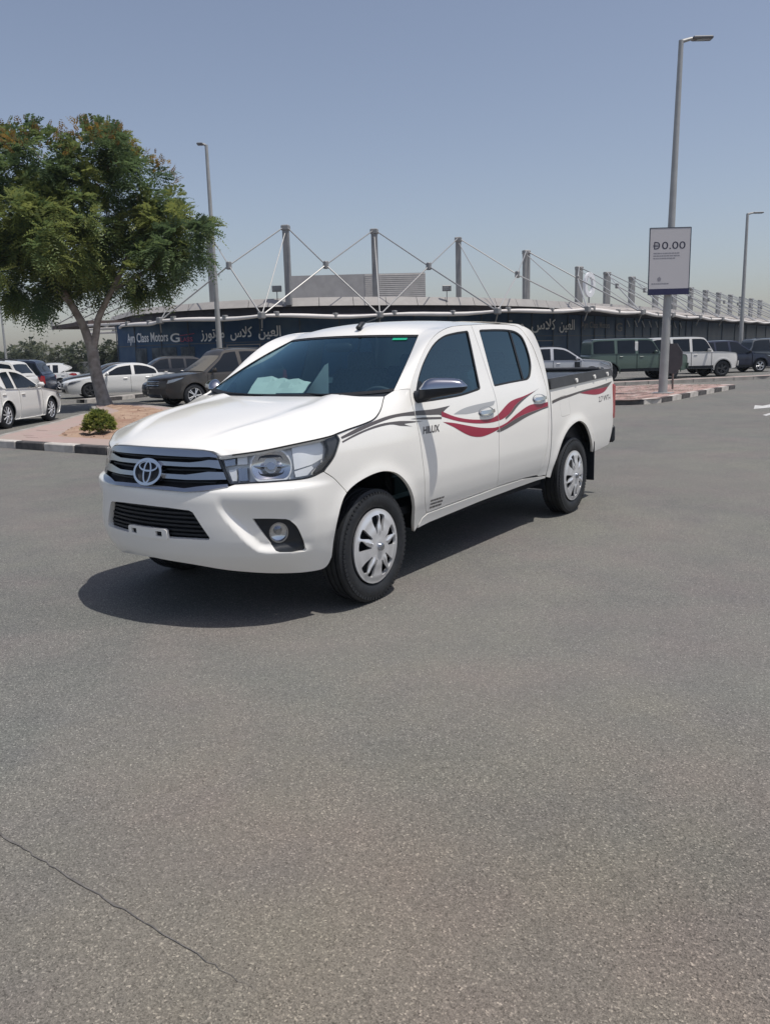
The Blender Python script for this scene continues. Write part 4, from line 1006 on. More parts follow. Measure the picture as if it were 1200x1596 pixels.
for z in (.93, .87, .808):                                    # fine black ribs between the chrome bars
    gpart('grille_rib', [(-.46, z - .004), (.46, z - .004), (.46, z + .004), (-.46, z + .004)], -.012, M['black'], .02)
# emblem: an oval ring holding two crossed inner ovals
ec = (.012, .856)
emb = thing('emblem', None, None); emb.parent = truck
def eS(u, z, off):
    x, y, zz = wS(u, .872, off); return (x + (z - .872) * .30, y, z)
def ring_sheet(c, a, b, w, off, m, th=.014):
    V, F, N = sheet(circ(c, a, 36, b), lambda u, z: eS(u, z, off), [circ(c, a - w, 36, b - w * .85)], .02, th); tpart('emblem_ring', V, F, N, m, emb)
V, F, N = sheet(circ(ec, .108, 32, .066), lambda u, z: eS(u, z, .014), (), .03, .03); tpart('emblem_plate', V, F, N, M['black'], emb)
ring_sheet(ec, .116, .073, .017, .030, M['chrome'], .03)
ring_sheet((ec[0], ec[1] + .030), .078, .030, .011, .026, M['chrome'])
ring_sheet((ec[0], ec[1] - .002), .034, .062, .012, .027, M['chrome'])

# --- headlamps
lamps = []
for sg in (1, -1):
    q = lambda P: [(sg * u, z) for u, z in P]
    hl = thing('headlight', None, None); hl.parent = truck; lamps.append(hl)
    def hp(name, P, off, m, fl=.012, holes=(), step=.03):
        V, F, N = sheet(q(clean(P)), lambda u, z: wS(u, z, off(abs(u), z) if callable(off) else off), [q(h) for h in holes], step, fl); return tpart(name, V, F, N, m, hl)
    hp('lamp_housing', inset_poly(LAMP, -.004), -.055, M['reflector'], 0)
    hp('lamp_rim', inset_poly(LAMP, .002), -.002, M['black'], .040, [inset_poly(LAMP, .007)], .02)
    rc = (.785, .885)
    bowl = [p for p in circ(rc, .118, 40, .092)]
    bowl = [(u, min(max(z, .815), .958)) for u, z in bowl]
    hp('reflector_bowl', bowl, lambda u, z: -.062 + 3.6 * ((u - rc[0]) ** 2 + (z - rc[1]) ** 2), M['chrome'], .0, (), .014)
    hp('reflector_ring', inset_poly(bowl, -.010), -.022, M['reflector'], .03, [bowl], .02)
    hp('reflector_ring', inset_poly(bowl, .024), -.036, M['black'], .012, [inset_poly(bowl, .030)], .02)
    hp('bulb_shade', circ(rc, .026, 16, .020), -.018, M['satin'], .03)
    hp('reflector_divider', [(.668, .884), (.902, .878), (.902, .884), (.668, .890)], -.02, M['satin'], .02)
    hp('inner_reflector', [(.497, .935), (.57, .944), (.57, .895), (.512, .887)], lambda u, z: -.03 + 3 * (u - .53) ** 2, M['satin'], .02)
    hp('inner_reflector', [(.582, .945), (.638, .950), (.640, .897), (.582, .895)], lambda u, z: -.03 + 3 * (u - .6) ** 2, M['reflector'], .02)
    hp('inner_reflector', [(.530, .868), (.575, .874), (.578, .812), (.553, .811)], lambda u, z: -.03 + 3 * (u - .55) ** 2, M['reflector'], .02)
    hp('inner_reflector', [(.587, .876), (.640, .878), (.643, .812), (.590, .811)], lambda u, z: -.03 + 3 * (u - .6) ** 2, M['satin'], .02)
    hp('turn_reflector', [(.925, .972), (1.03, .988), (1.11, .994), (1.125, .965), (1.108, .905), (1.04, .880), (.925, .858)], lambda u, z: -.022 - .02 * sst(.95, 1.1, u), M['reflector'], .03)
    hp('turn_reflector', [(.925, .850), (1.03, .872), (1.04, .860), (1.0, .825), (.93, .818)], -.026, M['reflector'], .02)
    hp('dark_corner', [(1.125, 1.008), (1.19, 1.022), (1.205, .997), (1.176, .951), (1.142, .908), (1.078, .849), (1.03, .832), (1.065, .868), (1.115, .900), (1.135, .960)], -.010, M['rail'], .03)
    hp('lamp_lens', inset_poly(LAMP, .001), .002, M['lens'], 0, (), .035)

# --- hood: lofted between its two side edges
edge = [(p[0], -p[1], p[2]) for p in (W(u, z, .002) for u, z in [(.0, .986), (.2, .984), (.405, .976), (.440, .968), (.469, .950)] + lamp_top[1:-1:2] + hood_side[::2] + [hood_side[-1]])]
kc = 4
corner, side = edge[:kc + 1], edge[kc:]
side = crpoly([tuple(p) for p in side], 3)
n = len(side); ds = [0.]
for a, b in zip(side, side[1:]): ds.append(ds[-1] + math.dist(a, b))
zc = _mono([0, .05, .12, .25, .45, .70, 1.0], [.987, 1.012, 1.036, 1.073, 1.118, 1.165, 1.203])
front = crpoly([tuple(p) for p in corner], 4)
# lateral stations from the front edge: s=0 centre .. 1 corner
fs = [-p[1] / -front[-1][1] * -1 if False else p[1] / front[-1][1] for p in front]
SS = [i / 22 for i in range(23)]
def front_at(s):
    for i in range(len(fs) - 1):
        if fs[i] <= s <= fs[i + 1] + 1e-9:
            t = (s - fs[i]) / max(fs[i + 1] - fs[i], 1e-9); return tuple(a + (b - a) * t for a, b in zip(front[i], front[i + 1]))
    return front[-1]
rows = []
for i, e in enumerate(side):
    t = ds[i] / ds[-1]; x_e, y_e, z_e = e
    xc_ = .095 + (1.075 - .095) * (t ** 1.05); zC = zc(t) ; row = []
    for s in SS:
        f0 = front_at(s)
        y = y_e * s
        x_l = xc_ + (x_e - xc_) * s ** 2.2
        rise = zC - z_e
        z_l = z_e + rise * (1 - s ** 3.2) + (.015 * (sst(.50, .58, s) - sst(.58, .85, s)) * sst(.05, .3, t))
        if t < .06:
            k = 1 - t / .06; k = k * k * (3 - 2 * k); x_l = x_l * (1 - k) + f0[0] * k; z_l = z_l * (1 - k) + f0[2] * k
        row.append((x_l, y, z_l))
    rows.append([(p[0], -p[1], p[2]) for p in row[:0:-1]] + row)
V = [p for r in rows for p in r]; m_ = len(rows[0])
F = [(i * m_ + j, (i + 1) * m_ + j, (i + 1) * m_ + j + 1, i * m_ + j + 1) for i in range(len(rows) - 1) for j in range(m_ - 1)]
hood_rear = rows[-1]
me = mesh_from('hood', [(v[0] - TX, v[1], v[2]) for v in V], F, [M['white']]); weld(me, 1e-5)
if sum(p.normal.z for p in me.polygons) < 0: me.flip_normals()
hood = link('hood', me, truck)
# underside lip so that the joint to the lamps reads as a gap
mb = MB(); P = [Vector(r[0]) for r in rows]; P2 = [Vector(r[-1]) for r in rows]
for Q in (P, P2, [Vector(p) for p in rows[0]]):
    b = len(mb.V); mb.V += [tuple(q) for q in Q] + [(q.x + .004, q.y * .985, q.z - .022) for q in Q]
    mb.F += [(b + i, b + i + 1, b + len(Q) + i + 1, b + len(Q) + i) for i in range(len(Q) - 1)]
tmb('hood_lip', mb, M['white'], parent=hood)
for sg in (1, -1):
    mb = MB(); mb.tube([(p[0], p[1] * sg + (-.0015 * sg), p[2] - .004) for p in side[6:]], .0042, 5); tmb('hood_joint', mb, M['dark'], parent=hood)

# --- wings, doors, cab corners, bed sides
FENDER = lamp_rear[::-1][:-1] + hood_side + pillar_base[1:] + gap_front[1:] + [(2.10, .408), (2.06, .345)] + arch_f[::-1][:-k_seam] + smo([(1.229, .712), (1.18, .762), (1.135, .803), (1.083, .838)])[1:-1]
both('front_wing', FENDER, M['white'], step=.026, flange=.02)
winF = smo([(2.041, 1.150), (2.032, 1.178), (2.068, 1.222), (2.136, 1.300), (2.244, 1.394), (2.408, 1.498), (2.573, 1.557), (2.75, 1.583), (2.936, 1.597)]) + [(2.950, 1.585), (2.930, 1.35), (2.914, 1.19), (2.900, 1.184)] + smo([(2.86, 1.178), (2.624, 1.156), (2.35, 1.147), (2.07, 1.143)])
winR = [(3.116, 1.592), (3.128, 1.603)] + smo([(3.16, 1.606), (3.40, 1.611), (3.606, 1.608), (3.74, 1.592), (3.83, 1.545), (3.868, 1.44), (3.860, 1.33), (3.80, 1.252), (3.75, 1.226), (3.70, 1.216)]) + [(3.4, 1.206), (3.140, 1.194), (3.128, 1.202)]
DOORF = frame_top + gap_mid[1:] + smo([(3.13, .452), (2.9, .447), (2.5, .438), (2.2, .430), (2.150, .428)]) + gap_front[::-1][1:-1]
DOORR = frame_top_r + smo([(3.86, .440), (3.6, .452), (3.3, .455), (3.14, .455)])[1:-1] + gap_mid[::-1][:-1]
df = both('front_door', DOORF, M['white'], [winF], step=.028, flange=.018)
dr = both('rear_door', DOORR, M['white'], [winR], step=.028, flange=.018)
cabrear = smo([(3.80, 1.655), (3.885, 1.640), (3.945, 1.595), (3.975, 1.50), (3.995, 1.40), (4.012, 1.28), (4.026, 1.18), (4.034, 1.05), (4.034, .75), (4.034, .42)])
CORNER = [(3.50, 1.656), (3.79, 1.656)] + cabrear + [(3.90, .425)] + frame_top_r[::-1][:-10]
CORNER = clean(frame_top_r[10:] + [(3.90, .425), (4.034, .42)] + cabrear[::-1][1:] + [(3.5, 1.656)])
both('cab_corner', CORNER, M['white'], step=.026, flange=.04)
ROCK = [(2.10, .404), (2.155, .424)] + [(2.5, .432), (2.9, .441), (3.13, .449), (3.6, .447), (3.89, .421)] + [(4.03, .413), (4.03, .392), (3.5, .388), (2.9, .378), (2.2, .352), (2.06, .338)]
both('sill', ROCK, M['white'], off=.004, step=.03, flange=.05)
BED = [(4.046, .40), (4.112, .385)] + arch_r[1:] + [(5.10, .492), (5.30, .502), (5.52, .517)] + smo([(5.545, .53), (5.585, .66), (5.612, .80), (5.640, .95), (5.650, 1.07), (5.640, 1.14), (5.610, 1.184)])
BED += [(5.2, 1.171), (4.6, 1.150), (4.046, 1.129)]
FUEL = smo([(4.236, 1.055), (4.32, 1.062), (4.415, 1.054)], 4) + smo([(4.428, 1.04), (4.445, .95), (4.452, .915)], 4) + smo([(4.44, .895), (4.35, .888), (4.262, .889)], 4) + smo([(4.245, .90), (4.232, .98), (4.228, 1.04)], 4)
FUEL = clean(FUEL)
bs = both('bed_side', BED, M['white'], [FUEL], step=.032, flange=.02)
both('bed_side_inner', BED[:1] + [(4.12, .385)] + arch_r[1:] + BED[-3:], M['black'], off=-.05, step=.09, flange=0)
both('fuel_door', FUEL, M['white'], gap=.0018, step=.04, parent=bs, sides=(1,))
# dark backing behind the joints
both('joint_lining', [(1.99, .42), (4.08, .42), (4.08, 1.12), (1.99, 1.12)], M['dark'], off=-.017, step=.10, flange=0, gap=0)
both('joint_lining', clean(inset_poly([(p[0], p[1]) for p in frame_top] + [(q[0], q[1]) for q in frame_top_r[:26]] + [(3.97, 1.10), (2.03, 1.10)], .006)), M['lining'], [inset_poly(winF, .006), inset_poly(winR, .006)], off=-.018, step=.05, flange=0, gap=0)
both('joint_lining', [(1.09, .86), (1.23, .73), (1.25, .95), (1.22, 1.03)], M['dark'], off=-.03, step=.06, flange=0, gap=0)
# fuel joint, seals, glass
both('joint_lining', inset_poly(FUEL, -.012), M['dark'], off=-.014, step=.08, flange=0, gap=0, sides=(1,))
both('window_seal', inset_poly(winF, .001), M['seal'], [inset_poly(winF, .013)], off=-.004, step=.03, flange=.012, parent=df, gap=0)
both('window_seal', inset_poly(winR, .001), M['seal'], [inset_poly(winR, .013)], off=-.004, step=.03, flange=.012, parent=dr, gap=0)
both('side_window', inset_poly(winF, .004), M['glass'], off=-.011, step=.05, flange=0, parent=df, gap=0)
both('side_window', inset_poly(winR, .004), M['glass'], off=-.011, step=.05, flange=0, parent=dr, gap=0)
both('window_divider', [(3.618, 1.604), (3.644, 1.603), (3.668, 1.218), (3.640, 1.212)], M['seal'], off=-.005, step=.05, flange=.01, parent=dr, gap=0)
both('mirror_base', clean(smo([(2.041, 1.150), (2.032, 1.178), (2.068, 1.222), (2.120, 1.285)], 4) + [(2.16, 1.27), (2.19, 1.149)]), M['black'], off=-.001, step=.03, flange=.02, parent=df, gap=0)

# --- roof, pillars and windscreen
def Wn(u, z): x, y, zz = W(u, z); return Vector((x, -y, zz))
zr = _mono([0, .05, .12, .25, .5, .85, 1.2, 1.42, 1.52, 1.56], [1.583, 1.612, 1.637, 1.664, 1.685, 1.695, 1.690, 1.675, 1.656, 1.640])
YB = .56
def xf(y): return 1.83 + .48 * y * y
def roof_pt(t, y): return Vector((xf(y) + t * (1 - .02 * (y / YB) ** 2), -y, zr(t) - (.010 + .022 * min(t / .2, 1)) * (y / YB) ** 2))
NP = 26; NR = 30; NB = 12
wsB0 = Wn(1.885, 1.228); wsB1 = roof_pt(0, YB)
A_top = [Wn(u, z) for u, z in frame_top]; 
def along(P, t):
    L = [0.]
    for a, b in zip(P, P[1:]): L.append(L[-1] + (b - a).length)
    s = t * L[-1]
    for i in range(len(P) - 1):
        if s <= L[i + 1] + 1e-9: return P[i].lerp(P[i + 1], (s - L[i]) / max(L[i + 1] - L[i], 1e-9))
    return P[-1]
# outer edge: up the door frame, then straight back over the doors
outer = [Wn(u, z) for u, z in frame_top] + [Wn(u, z) for u, z in [(3.25, 1.647), (3.5, 1.652), (3.7, 1.655), (3.83, 1.652), (3.90, 1.636)]]
kA = next(i for i, p in enumerate(outer) if p.x > 2.03)
pil = outer[:kA + 1]; rof = outer[kA:]
strips = []
def bez(a, c, b, n): return [a * (1 - t) ** 2 + c * 2 * t * (1 - t) + b * t * t for t in (i / n for i in range(n + 1))]
for i in range(NP):
    t = i / NP; a = along(pil, t); b = wsB0.lerp(wsB1, t) + Vector((0, -.012 * math.sin(PI * t), .014 * math.sin(PI * t)))
    c = a.lerp(b, .45) + Vector((-.006, -.003, .008)); strips.append(bez(a, c, b, NB))
for i in range(NR + 1):
    t = i / NR; a = along(rof, t); b = roof_pt(t * 1.56, YB)
    k = sst(0, .15, t); c0 = a.lerp(b, .45) + Vector((-.006, -.003, .008)); c1 = Vector((a.x * .5 + b.x * .5, -(abs(a.y) - .006), b.z - .012 if t < .9 else b.z - .008))
    strips.append(bez(a, c0.lerp(c1, k), b, NB))
wedge = [r[-1] for r in strips[:NP + 1]]
V = []; F = []
for sg in (1, -1):
    b0 = len(V); V += [(p.x, sg * p.y, p.z) for r in strips for p in r]; w = NB + 1
    for i in range(len(strips) - 1):
        for j in range(NB): F.append((b0 + i * w + j, b0 + (i + 1) * w + j, b0 + (i + 1) * w + j + 1, b0 + i * w + j + 1))
b0 = len(V); NY = 20
for i in range(NR + 1):
    for j in range(NY + 1): V.append(tuple(roof_pt(i / NR * 1.56, YB * (2 * j / NY - 1))))
for i in range(NR):
    for j in range(NY): F.append((b0 + i * (NY + 1) + j, b0 + (i + 1) * (NY + 1) + j, b0 + (i + 1) * (NY + 1) + j + 1, b0 + i * (NY + 1) + j + 1))
me = mesh_from('roof', [(v[0] - TX, v[1], v[2]) for v in V], F, [M['white']]); weld(me, 1e-4, True)
if sum(p.normal.z for p in me.polygons) < 0: me.flip_normals()
roof = link('roof', me, truck)
# windscreen: between the two pillars, bowed forward
def ws_base(s):                                            # s -1..1 along the bottom
    a = abs(s); return Vector((1.105 + (wsB0.x - 1.105) * a ** 2.3, wsB0.y * s, 1.197 + (wsB0.z - 1.197) * a ** 3))
def ws(s, t):
    top = roof_pt(0, YB * abs(s)); top.y = -YB * s; base = ws_base(s)
    p = base.lerp(top, t); e = wedge[0].lerp(wedge[-1], t); k = abs(s) ** 6
    ed = along(wedge, t); ed = Vector((ed.x, ed.y * (1 if s > 0 else -1), ed.z))
    p += Vector((-.020, 0, .020)) * math.sin(PI * t) * (1 - abs(s) ** 2)
    return p * (1 - k) + ed * k
def ws_grid(name, s0, s1, t0, t1, ns, nt, off, m, parent):
    V = []
    for i in range(nt + 1):
        for j in range(ns + 1):
            s = s0 + (s1 - s0) * j / ns; t = t0 + (t1 - t0) * i / nt; p = ws(s, t)
            n_ = (ws(s + .01, t) - ws(s - .01, t)).cross(ws(s, min(t + .01, 1)) - ws(s, max(t - .01, 0))).normalized()
            if n_.x > 0: n_ = -n_
            V.append(p + n_ * off)
    F = [(i * (ns + 1) + j, i * (ns + 1) + j + 1, (i + 1) * (ns + 1) + j + 1, (i + 1) * (ns + 1) + j) for i in range(nt) for j in range(ns)]
    o = tpart(name, V, F, None, m, parent)
    if sum(p.normal.x for p in o.data.polygons) > 0: o.data.flip_normals()
    return o
wsc = ws_grid('windscreen', -1, 1, 0, 1, 40, 24, -.006, M['screen'], None)
for s0, s1, t0, t1 in ((-1, -.965, .0, 1), (.965, 1, .0, 1), (-.965, .965, .965, 1), (-.965, .965, 0, .045)):
    ws_grid('windscreen_border', s0, s1, t0, t1, 24 if s1 - s0 > .5 else 3, 20 if t1 - t0 > .5 else 2, -.003, M['seal'], wsc)
ws_grid('windscreen_sticker', .705, .84, .895, .935, 4, 2, -.001, M['green'], wsc)
# dark scuttle between hood and windscreen
mb = MB(); hr = [Vector(p) for p in hood_rear]; nn = len(hr)
lo = [ws_base(-1 + 2 * j / (nn - 1) if hr[0].y > 0 else 1 - 2 * j / (nn - 1)) + Vector((.02, 0, -.004)) for j in range(nn)]
if (hr[0] - lo[0]).length > (hr[0] - lo[-1]).length: lo = lo[::-1]
mb.V = [tuple(p + Vector((.0, 0, -.016))) for p in hr] + [tuple(p) for p in lo]; mb.F = [(j, j + 1, nn + j + 1, nn + j) for j in range(nn - 1)]
tmb('scuttle', mb, M['black'])
# cab back with its window
mb = MB(); L_ = [Wn(u, z) for u, z in cabrear]; n = len(L_)
for j in range(9):
    s = 1 - 2 * j / 8; mb.V += [(p.x + .04 * (1 - s * s), p.y * s, p.z + (.045 * (1 - s * s) if i < 8 else 0)) for i, p in enumerate(L_)]
mb.F = [(j * n + i, j * n + i + 1, (j + 1) * n + i + 1, (j + 1) * n + i) for j in range(8) for i in range(n - 1)]
cb = tmb('cab_back', mb, M['white'], 60); 
mb = MB(); 
mb.V = [(3.478 + .045 * (1 - s * s * .7) - (z - 1.2) * .10, .62 * s * (1 - (z - 1.22) * .25), z) for z in (1.22, 1.3, 1.4, 1.5, 1.56) for s in (-1, -.5, 0, .5, 1)]
mb.F = [(i * 5 + j, i * 5 + j + 1, i * 5 + j + 6, i * 5 + j + 5) for i in range(4) for j in range(4)]
tmb('rear_window', mb, M['carglass'], 60, cb)
# the roof's rear edge to the cab back
mb = MB(); e1 = [roof_pt(1.56, YB * (1 - 2 * j / 8)) for j in range(9)]
mb.V = [tuple(p) for p in e1] + [(p[0], p[1], p[2]) for p in [cb.data.vertices[j * n].co + Vector((TX, 0, 0)) for j in range(9)]]
mb.F = [(j, j + 1, 10 + j, 9 + j) for j in range(8)]; tmb('roof_edge', mb, M['white'], 60)

# --- bed: floor, walls, rails, tailgate
both('bed_rail', [(4.046, 1.127), (4.6, 1.148), (5.2, 1.170), (5.612, 1.183), (5.590, 1.225), (5.565, 1.252), (5.0, 1.243), (4.046, 1.214)], M['rail'], off=.010, step=.04, flange=.075, gap=0)
for k, u in enumerate((4.60, 5.05, 5.42)):
    both('rail_bolt', circ((u, 1.178 + (u - 4.6) * .032), .019, 14), M['white'], off=.022, step=.03, flange=.014, gap=0)
mb = MB(); mb.box(3.53, 5.03, -.72, .72, .66, .70); bedf = tmb('bed_floor', mb, M['black'])
mb = MB(); mb.box(3.50, 3.54, -.80, .80, .55, 1.14); tmb('bed_front_wall', mb, M['black'])
for s in (1, -1):
    mb = MB(); mb.box(3.5, 5.05, s * .775, s * .80, .60, 1.20); tmb('bed_inner_wall', mb, M['black'])
    mb = MB(); mb.bbox(3.62, 4.48, s * .60 if s < 0 else .60 - .0, s * .78, .66, .93, .03) if s > 0 else mb.bbox(3.62, 4.48, -.78, -.60, .66, .93, .03); tmb('bed_wheel_box', mb, M['black'])
mb = MB(); mb.bbox(5.03, 5.115, -.74, .74, .62, 1.225, .02); tg = tmb('tailgate', mb, M['white'], 30)
mb = MB(); mb.bbox(5.02, 5.125, -.745, .745, 1.225, 1.262, .012); tmb('tailgate_cap', mb, M['rail'], 30, tg)
mb = MB(); mb.bbox(5.112, 5.130, -.12, .12, .98, 1.06, .006); tmb('tailgate_handle', mb, M['chrome'], 30, tg)
for s in (1, -1):
    # tail lamp wraps the rear corner
    P = smo([(5.638, 1.10), (5.655, 1.06), (5.652, .95), (5.638, .80), (5.632, .775)], 4) + [(5.60, .770), (5.588, .80), (5.600, .95), (5.606, 1.07), (5.615, 1.10)]
    V, F, N = sheet(P, lambda u, z: wS(u, z, .006), (), .03, .03)
    if s < 0: V, F, N = mirror_y(V, F, N)
    tl = tpart('tail_light', V, F, N, M['redlens'])
    mb = MB(); ys = (-.865, -.745) if s > 0 else (.745, .865); mb.bbox(5.055, 5.135, ys[0], ys[1], .775, 1.10, .018); tmb('lamp_body', mb, M['redlens'], 30, tl)
    mb = MB(); ys = (-.85, -.60) if s > 0 else (.60, .85); mb.bbox(5.13, 5.20, ys[0], ys[1], .52, .69, .02); tmb('rear_bumper_end', mb, M['black'], 30)
mb = MB(); mb.bbox(5.13, 5.23, -.60, .60, .52, .66, .02); tmb('rear_bumper', mb, M['chrome'], 30)

# --- underside, wheel wells, mud flaps
mb = MB(); mb.box(.35, 5.05, -.50, .50, .30, .62); mb.box(1.48, 3.48, -.80, .80, .34, .46); mb.box(4.5, 5.05, -.80, .80, .50, .62); mb.box(.28, .58, -.62, .62, .34, .72); mb.box(.30, 1.2, -.55, .55, .55, .93)
tmb('underbody', mb, M['dark'])
def arch_liner(cx, cz, r, y0, y1, a0, a1):
    mb = MB(); n = 18
    for k in range(n + 1):
        a = a0 + (a1 - a0) * k / n
        for y in (y0, y1): mb.V.append((cx + r * math.cos(a), y, cz + r * math.sin(a)))
    mb.F = [(2 * k, 2 * k + 1, 2 * k + 3, 2 * k + 2) for k in range(n)]
    b = len(mb.V); mb.V += [(cx + r * math.cos(a0 + (a1 - a0) * k / n), y1, cz + r * math.sin(a0 + (a1 - a0) * k / n)) for k in range(n + 1)] + [(cx, y1, cz)]
    mb.F += [(b + k, b + k + 1, b + n + 1) for k in range(n)]
    return mb
for s in (1, -1):
    tmb('wheel_liner', arch_liner(.955, .34, .445, -.74 * s, -.50 * s, -.1, PI + .05), M['black'], 60)
    tmb('wheel_liner', arch_liner(4.02, .34, .50, -.82 * s, -.50 * s, -.2, PI + .1), M['black'], 60)
    mb = MB(); ys = sorted((-.895 * s, -.66 * s)); mb.bbox(4.485, 4.497, ys[0], ys[1], .235, .60, .004); tmb('mud_flap', mb, M['black'])
    mb = MB(); mb.tube([(.965, -.45 * s, .34), (.965, -.70 * s, .34)], .10, 12); mb.tube([(.965, -.62 * s, .34), (.93, -.55 * s, .80)], .035, 8); tmb('suspension', mb, M['rail'], 40)
mb = MB(); mb.tube([(4.05, -.7, .34), (4.05, .7, .34)], .055, 10); tmb('rear_axle', mb, M['dark'], 40)

# --- wheels
def tyre_mesh():
    R, rb, w = .338, .228, .088
    prof = [(rb, -w * .80), (rb + .012, -w * .93), (rb + .05, -w * 1.03), (R - .035, -w * .98), (R - .012, -w * .86)]
    for a in (-.62, -.22, .22, .62): prof += [(R, (a - .155) * w), (R, (a + .12) * w), (R - .009, (a + .14) * w), (R - .009, (a + .25) * w)] if a < .6 else [(R, (a - .155) * w), (R, (a + .14) * w)]
    prof += [(R - .012, w * .86), (R - .035, w * .98), (rb + .05, w * 1.03), (rb + .012, w * .93), (rb, w * .80)]
    mb = MB(); mb.lathe(prof, 72); me = mb.mesh('tyre', M['rubber'])
    import bmesh
    bm = bmesh.new(); bm.from_mesh(me); bmesh.ops.recalc_face_normals(bm, faces=bm.faces); bm.to_mesh(me); bm.free()
    smooth_by_angle(me, 40); return me
def tread_mesh():                                            # shoulder blocks
    mb = MB(); R, w = .338, .088
    for k in range(70):
        a = 2 * PI * k / 70
        for s in (-1, 1):
            c, n_ = math.cos(a), math.sin(a); q = MB(); q.box(-.009, .009, s * w * (.80 if s > 0 else .98), s * w * (.98 if s > 0 else .80), R - .040, R - .016)
            a2 = a + (.03 if s > 0 else 0)
            c, n_ = math.cos(a2), math.sin(a2)
            mb.add([(x * -n_ + z * c, y, x * c + z * n_) for x, y, z in q.V], q.F)
    return mb.mesh('tread', M['rubber'])
def cover_mesh():
    """plastic cover: five pairs of raised spokes, ten holes, dished"""
    R = .222
    def dish(x, z):
        r = math.hypot(x, z); return .044 * (1 - sst(.03, .17, r)) * .6 + .012 * sst(.05, .12, r) * (1 - sst(.17, .222, r))
    holes = []
    for k in range(5):
        for d, w0, w1, r0, r1, tw in ((-.30, .10, .155, .092, .192, .10), (.30, .085, .17, .082, .188, -.12)):
            a = 2 * PI * k / 5 + d + .35
            P = []
            for r, ww, aa in ((r0, w0 * .55, a), (r0 + .03, w0, a + tw * .3), (r1 - .02, w1, a + tw * .8), (r1, w1 * .8, a + tw), ): P.append((r * math.cos(aa - ww), r * math.sin(aa - ww)))
            for r, ww, aa in ((r1, w1 * .8, a + tw), (r1 - .02, w1, a + tw * .8), (r0 + .03, w0, a + tw * .3), (r0, w0 * .55, a)): P.append((r * math.cos(aa + ww), r * math.sin(aa + ww)))
            holes.append(clean(crpoly(P, 3, True)))
    S = lambda x, z: (x, -.086 - dish(x, z) - .010 * sum(math.exp(-((math.atan2(z, x) - 2 * PI * k / 5 - .35 + PI) % (2 * PI) - PI) ** 2 / .006) for k in range(5)) * sst(.06, .1, math.hypot(x, z)) * (1 - sst(.17, .21, math.hypot(x, z))), z)
    V, F, N = sheet(circ((0, 0), R, 56), S, holes, .011, .016)
    me = mesh_from('wheel_cover', V, F, [M['silver']], N); return me
def hub_mesh():
    mb = MB(); mb.lathe([(.0, -.132), (.016, -.132), (.022, -.129), (.024, -.112)], 20); mb2 = mb.mesh('hub_cap', M['satin']); smooth_by_angle(mb2, 40); return mb2
TY, TR, CV, HB = tyre_mesh(), tread_mesh(), cover_mesh(), hub_mesh()
mb = MB(); mb.lathe([(.0, -.045), (.215, -.045), (.226, -.078), (.226, .075)], 40); RB = mb.mesh('rim', M['black']); smooth_by_angle(RB, 40)
for (x, s, st, spin) in ((.965, 1, .055, .1), (4.05, 1, 0, .75), (.965, -1, .055, .4), (4.05, -1, 0, 1.2)):
    wq = thing('wheel', None, None); wq.parent = truck; wq.location = (x - TX, -.784 * s, .338)
    wq.rotation_euler = (0, spin, (0 if s > 0 else PI) - st * 0)
    ty = ty = link('tyre', TY, wq)
    tag(link('tread_blocks', TR, ty), kind='stuff')
    link('rim', RB, wq); link('wheel_cover', CV, wq); link('hub_cap', HB, wq)

# --- mirrors: chrome cap over a black housing
def mirror(s):
    mr = thing('door_mirror', None, None); mr.parent = truck
    a, b = Vector((1.475, -.875, 1.240)), Vector((1.645, -1.105, 1.252)); ax = (b - a).normalized(); up = Vector((0, 0, 1)); fr = ax.cross(up).normalized()
    if fr.x > 0: fr = -fr
    def shell(z_lo, z_hi, top):
        V = []; F = []; n, m = 18, 14
        for i in range(n + 1):
            t = i / n; prof_h = (.072 * (1 - (2 * t - 1.05) ** 4 * .75)) * (1 - .35 * t) * min(1, (t + .02) * 9) ** .5 * min(1, (1.02 - t) * 7) ** .5
            c = a.lerp(b, t * 1.04 - .02) + Vector((0, 0, -.012))
            for j in range(m + 1):
                q = PI * j / m
                d = .062 * min(1, (t + .02) * 9) ** .5 * min(1, (1.02 - t) * 7) ** .5
                if top: V.append(c + fr * (d * math.cos(q)) * (1.0 if math.cos(q) > 0 else .55) + up * (prof_h * 1.05 * math.sin(q) ** .8 + .001))
                else: V.append(c + fr * (d * .96 * math.cos(q)) * (1.0 if math.cos(q) > 0 else .55) - up * ((.036 + .034 * (1 - t)) * math.sin(q) ** .7 * min(1, (1.02 - t) * 7) ** .5))
        for i in range(n):
            for j in range(m): F.append((i * (m + 1) + j, i * (m + 1) + j + 1, (i + 1) * (m + 1) + j + 1, (i + 1) * (m + 1) + j))
        return V, F
    for nm, top, mm in (('mirror_cap', True, M['mirror_chrome']), ('mirror_housing', False, M['black'])):
        V, F = shell(0, 0, top); V = [(v.x, v.y * s, v.z) for v in V]
        o = tpart(nm, V, F, None, mm, mr); weld(o.data, 1e-5, True)
        if sum(p.normal.z for p in o.data.polygons) * (1 if top else -1) < 0: o.data.flip_normals()
    mb = MB(); mb.tube([(1.49, -.80 * s, 1.175), (1.50, -.90 * s, 1.19), (1.52, -.955 * s, 1.215)], [.045, .036, .03], 10); tmb('mirror_arm', mb, M['black'], 50, mr)
mirror(1); mirror(-1)

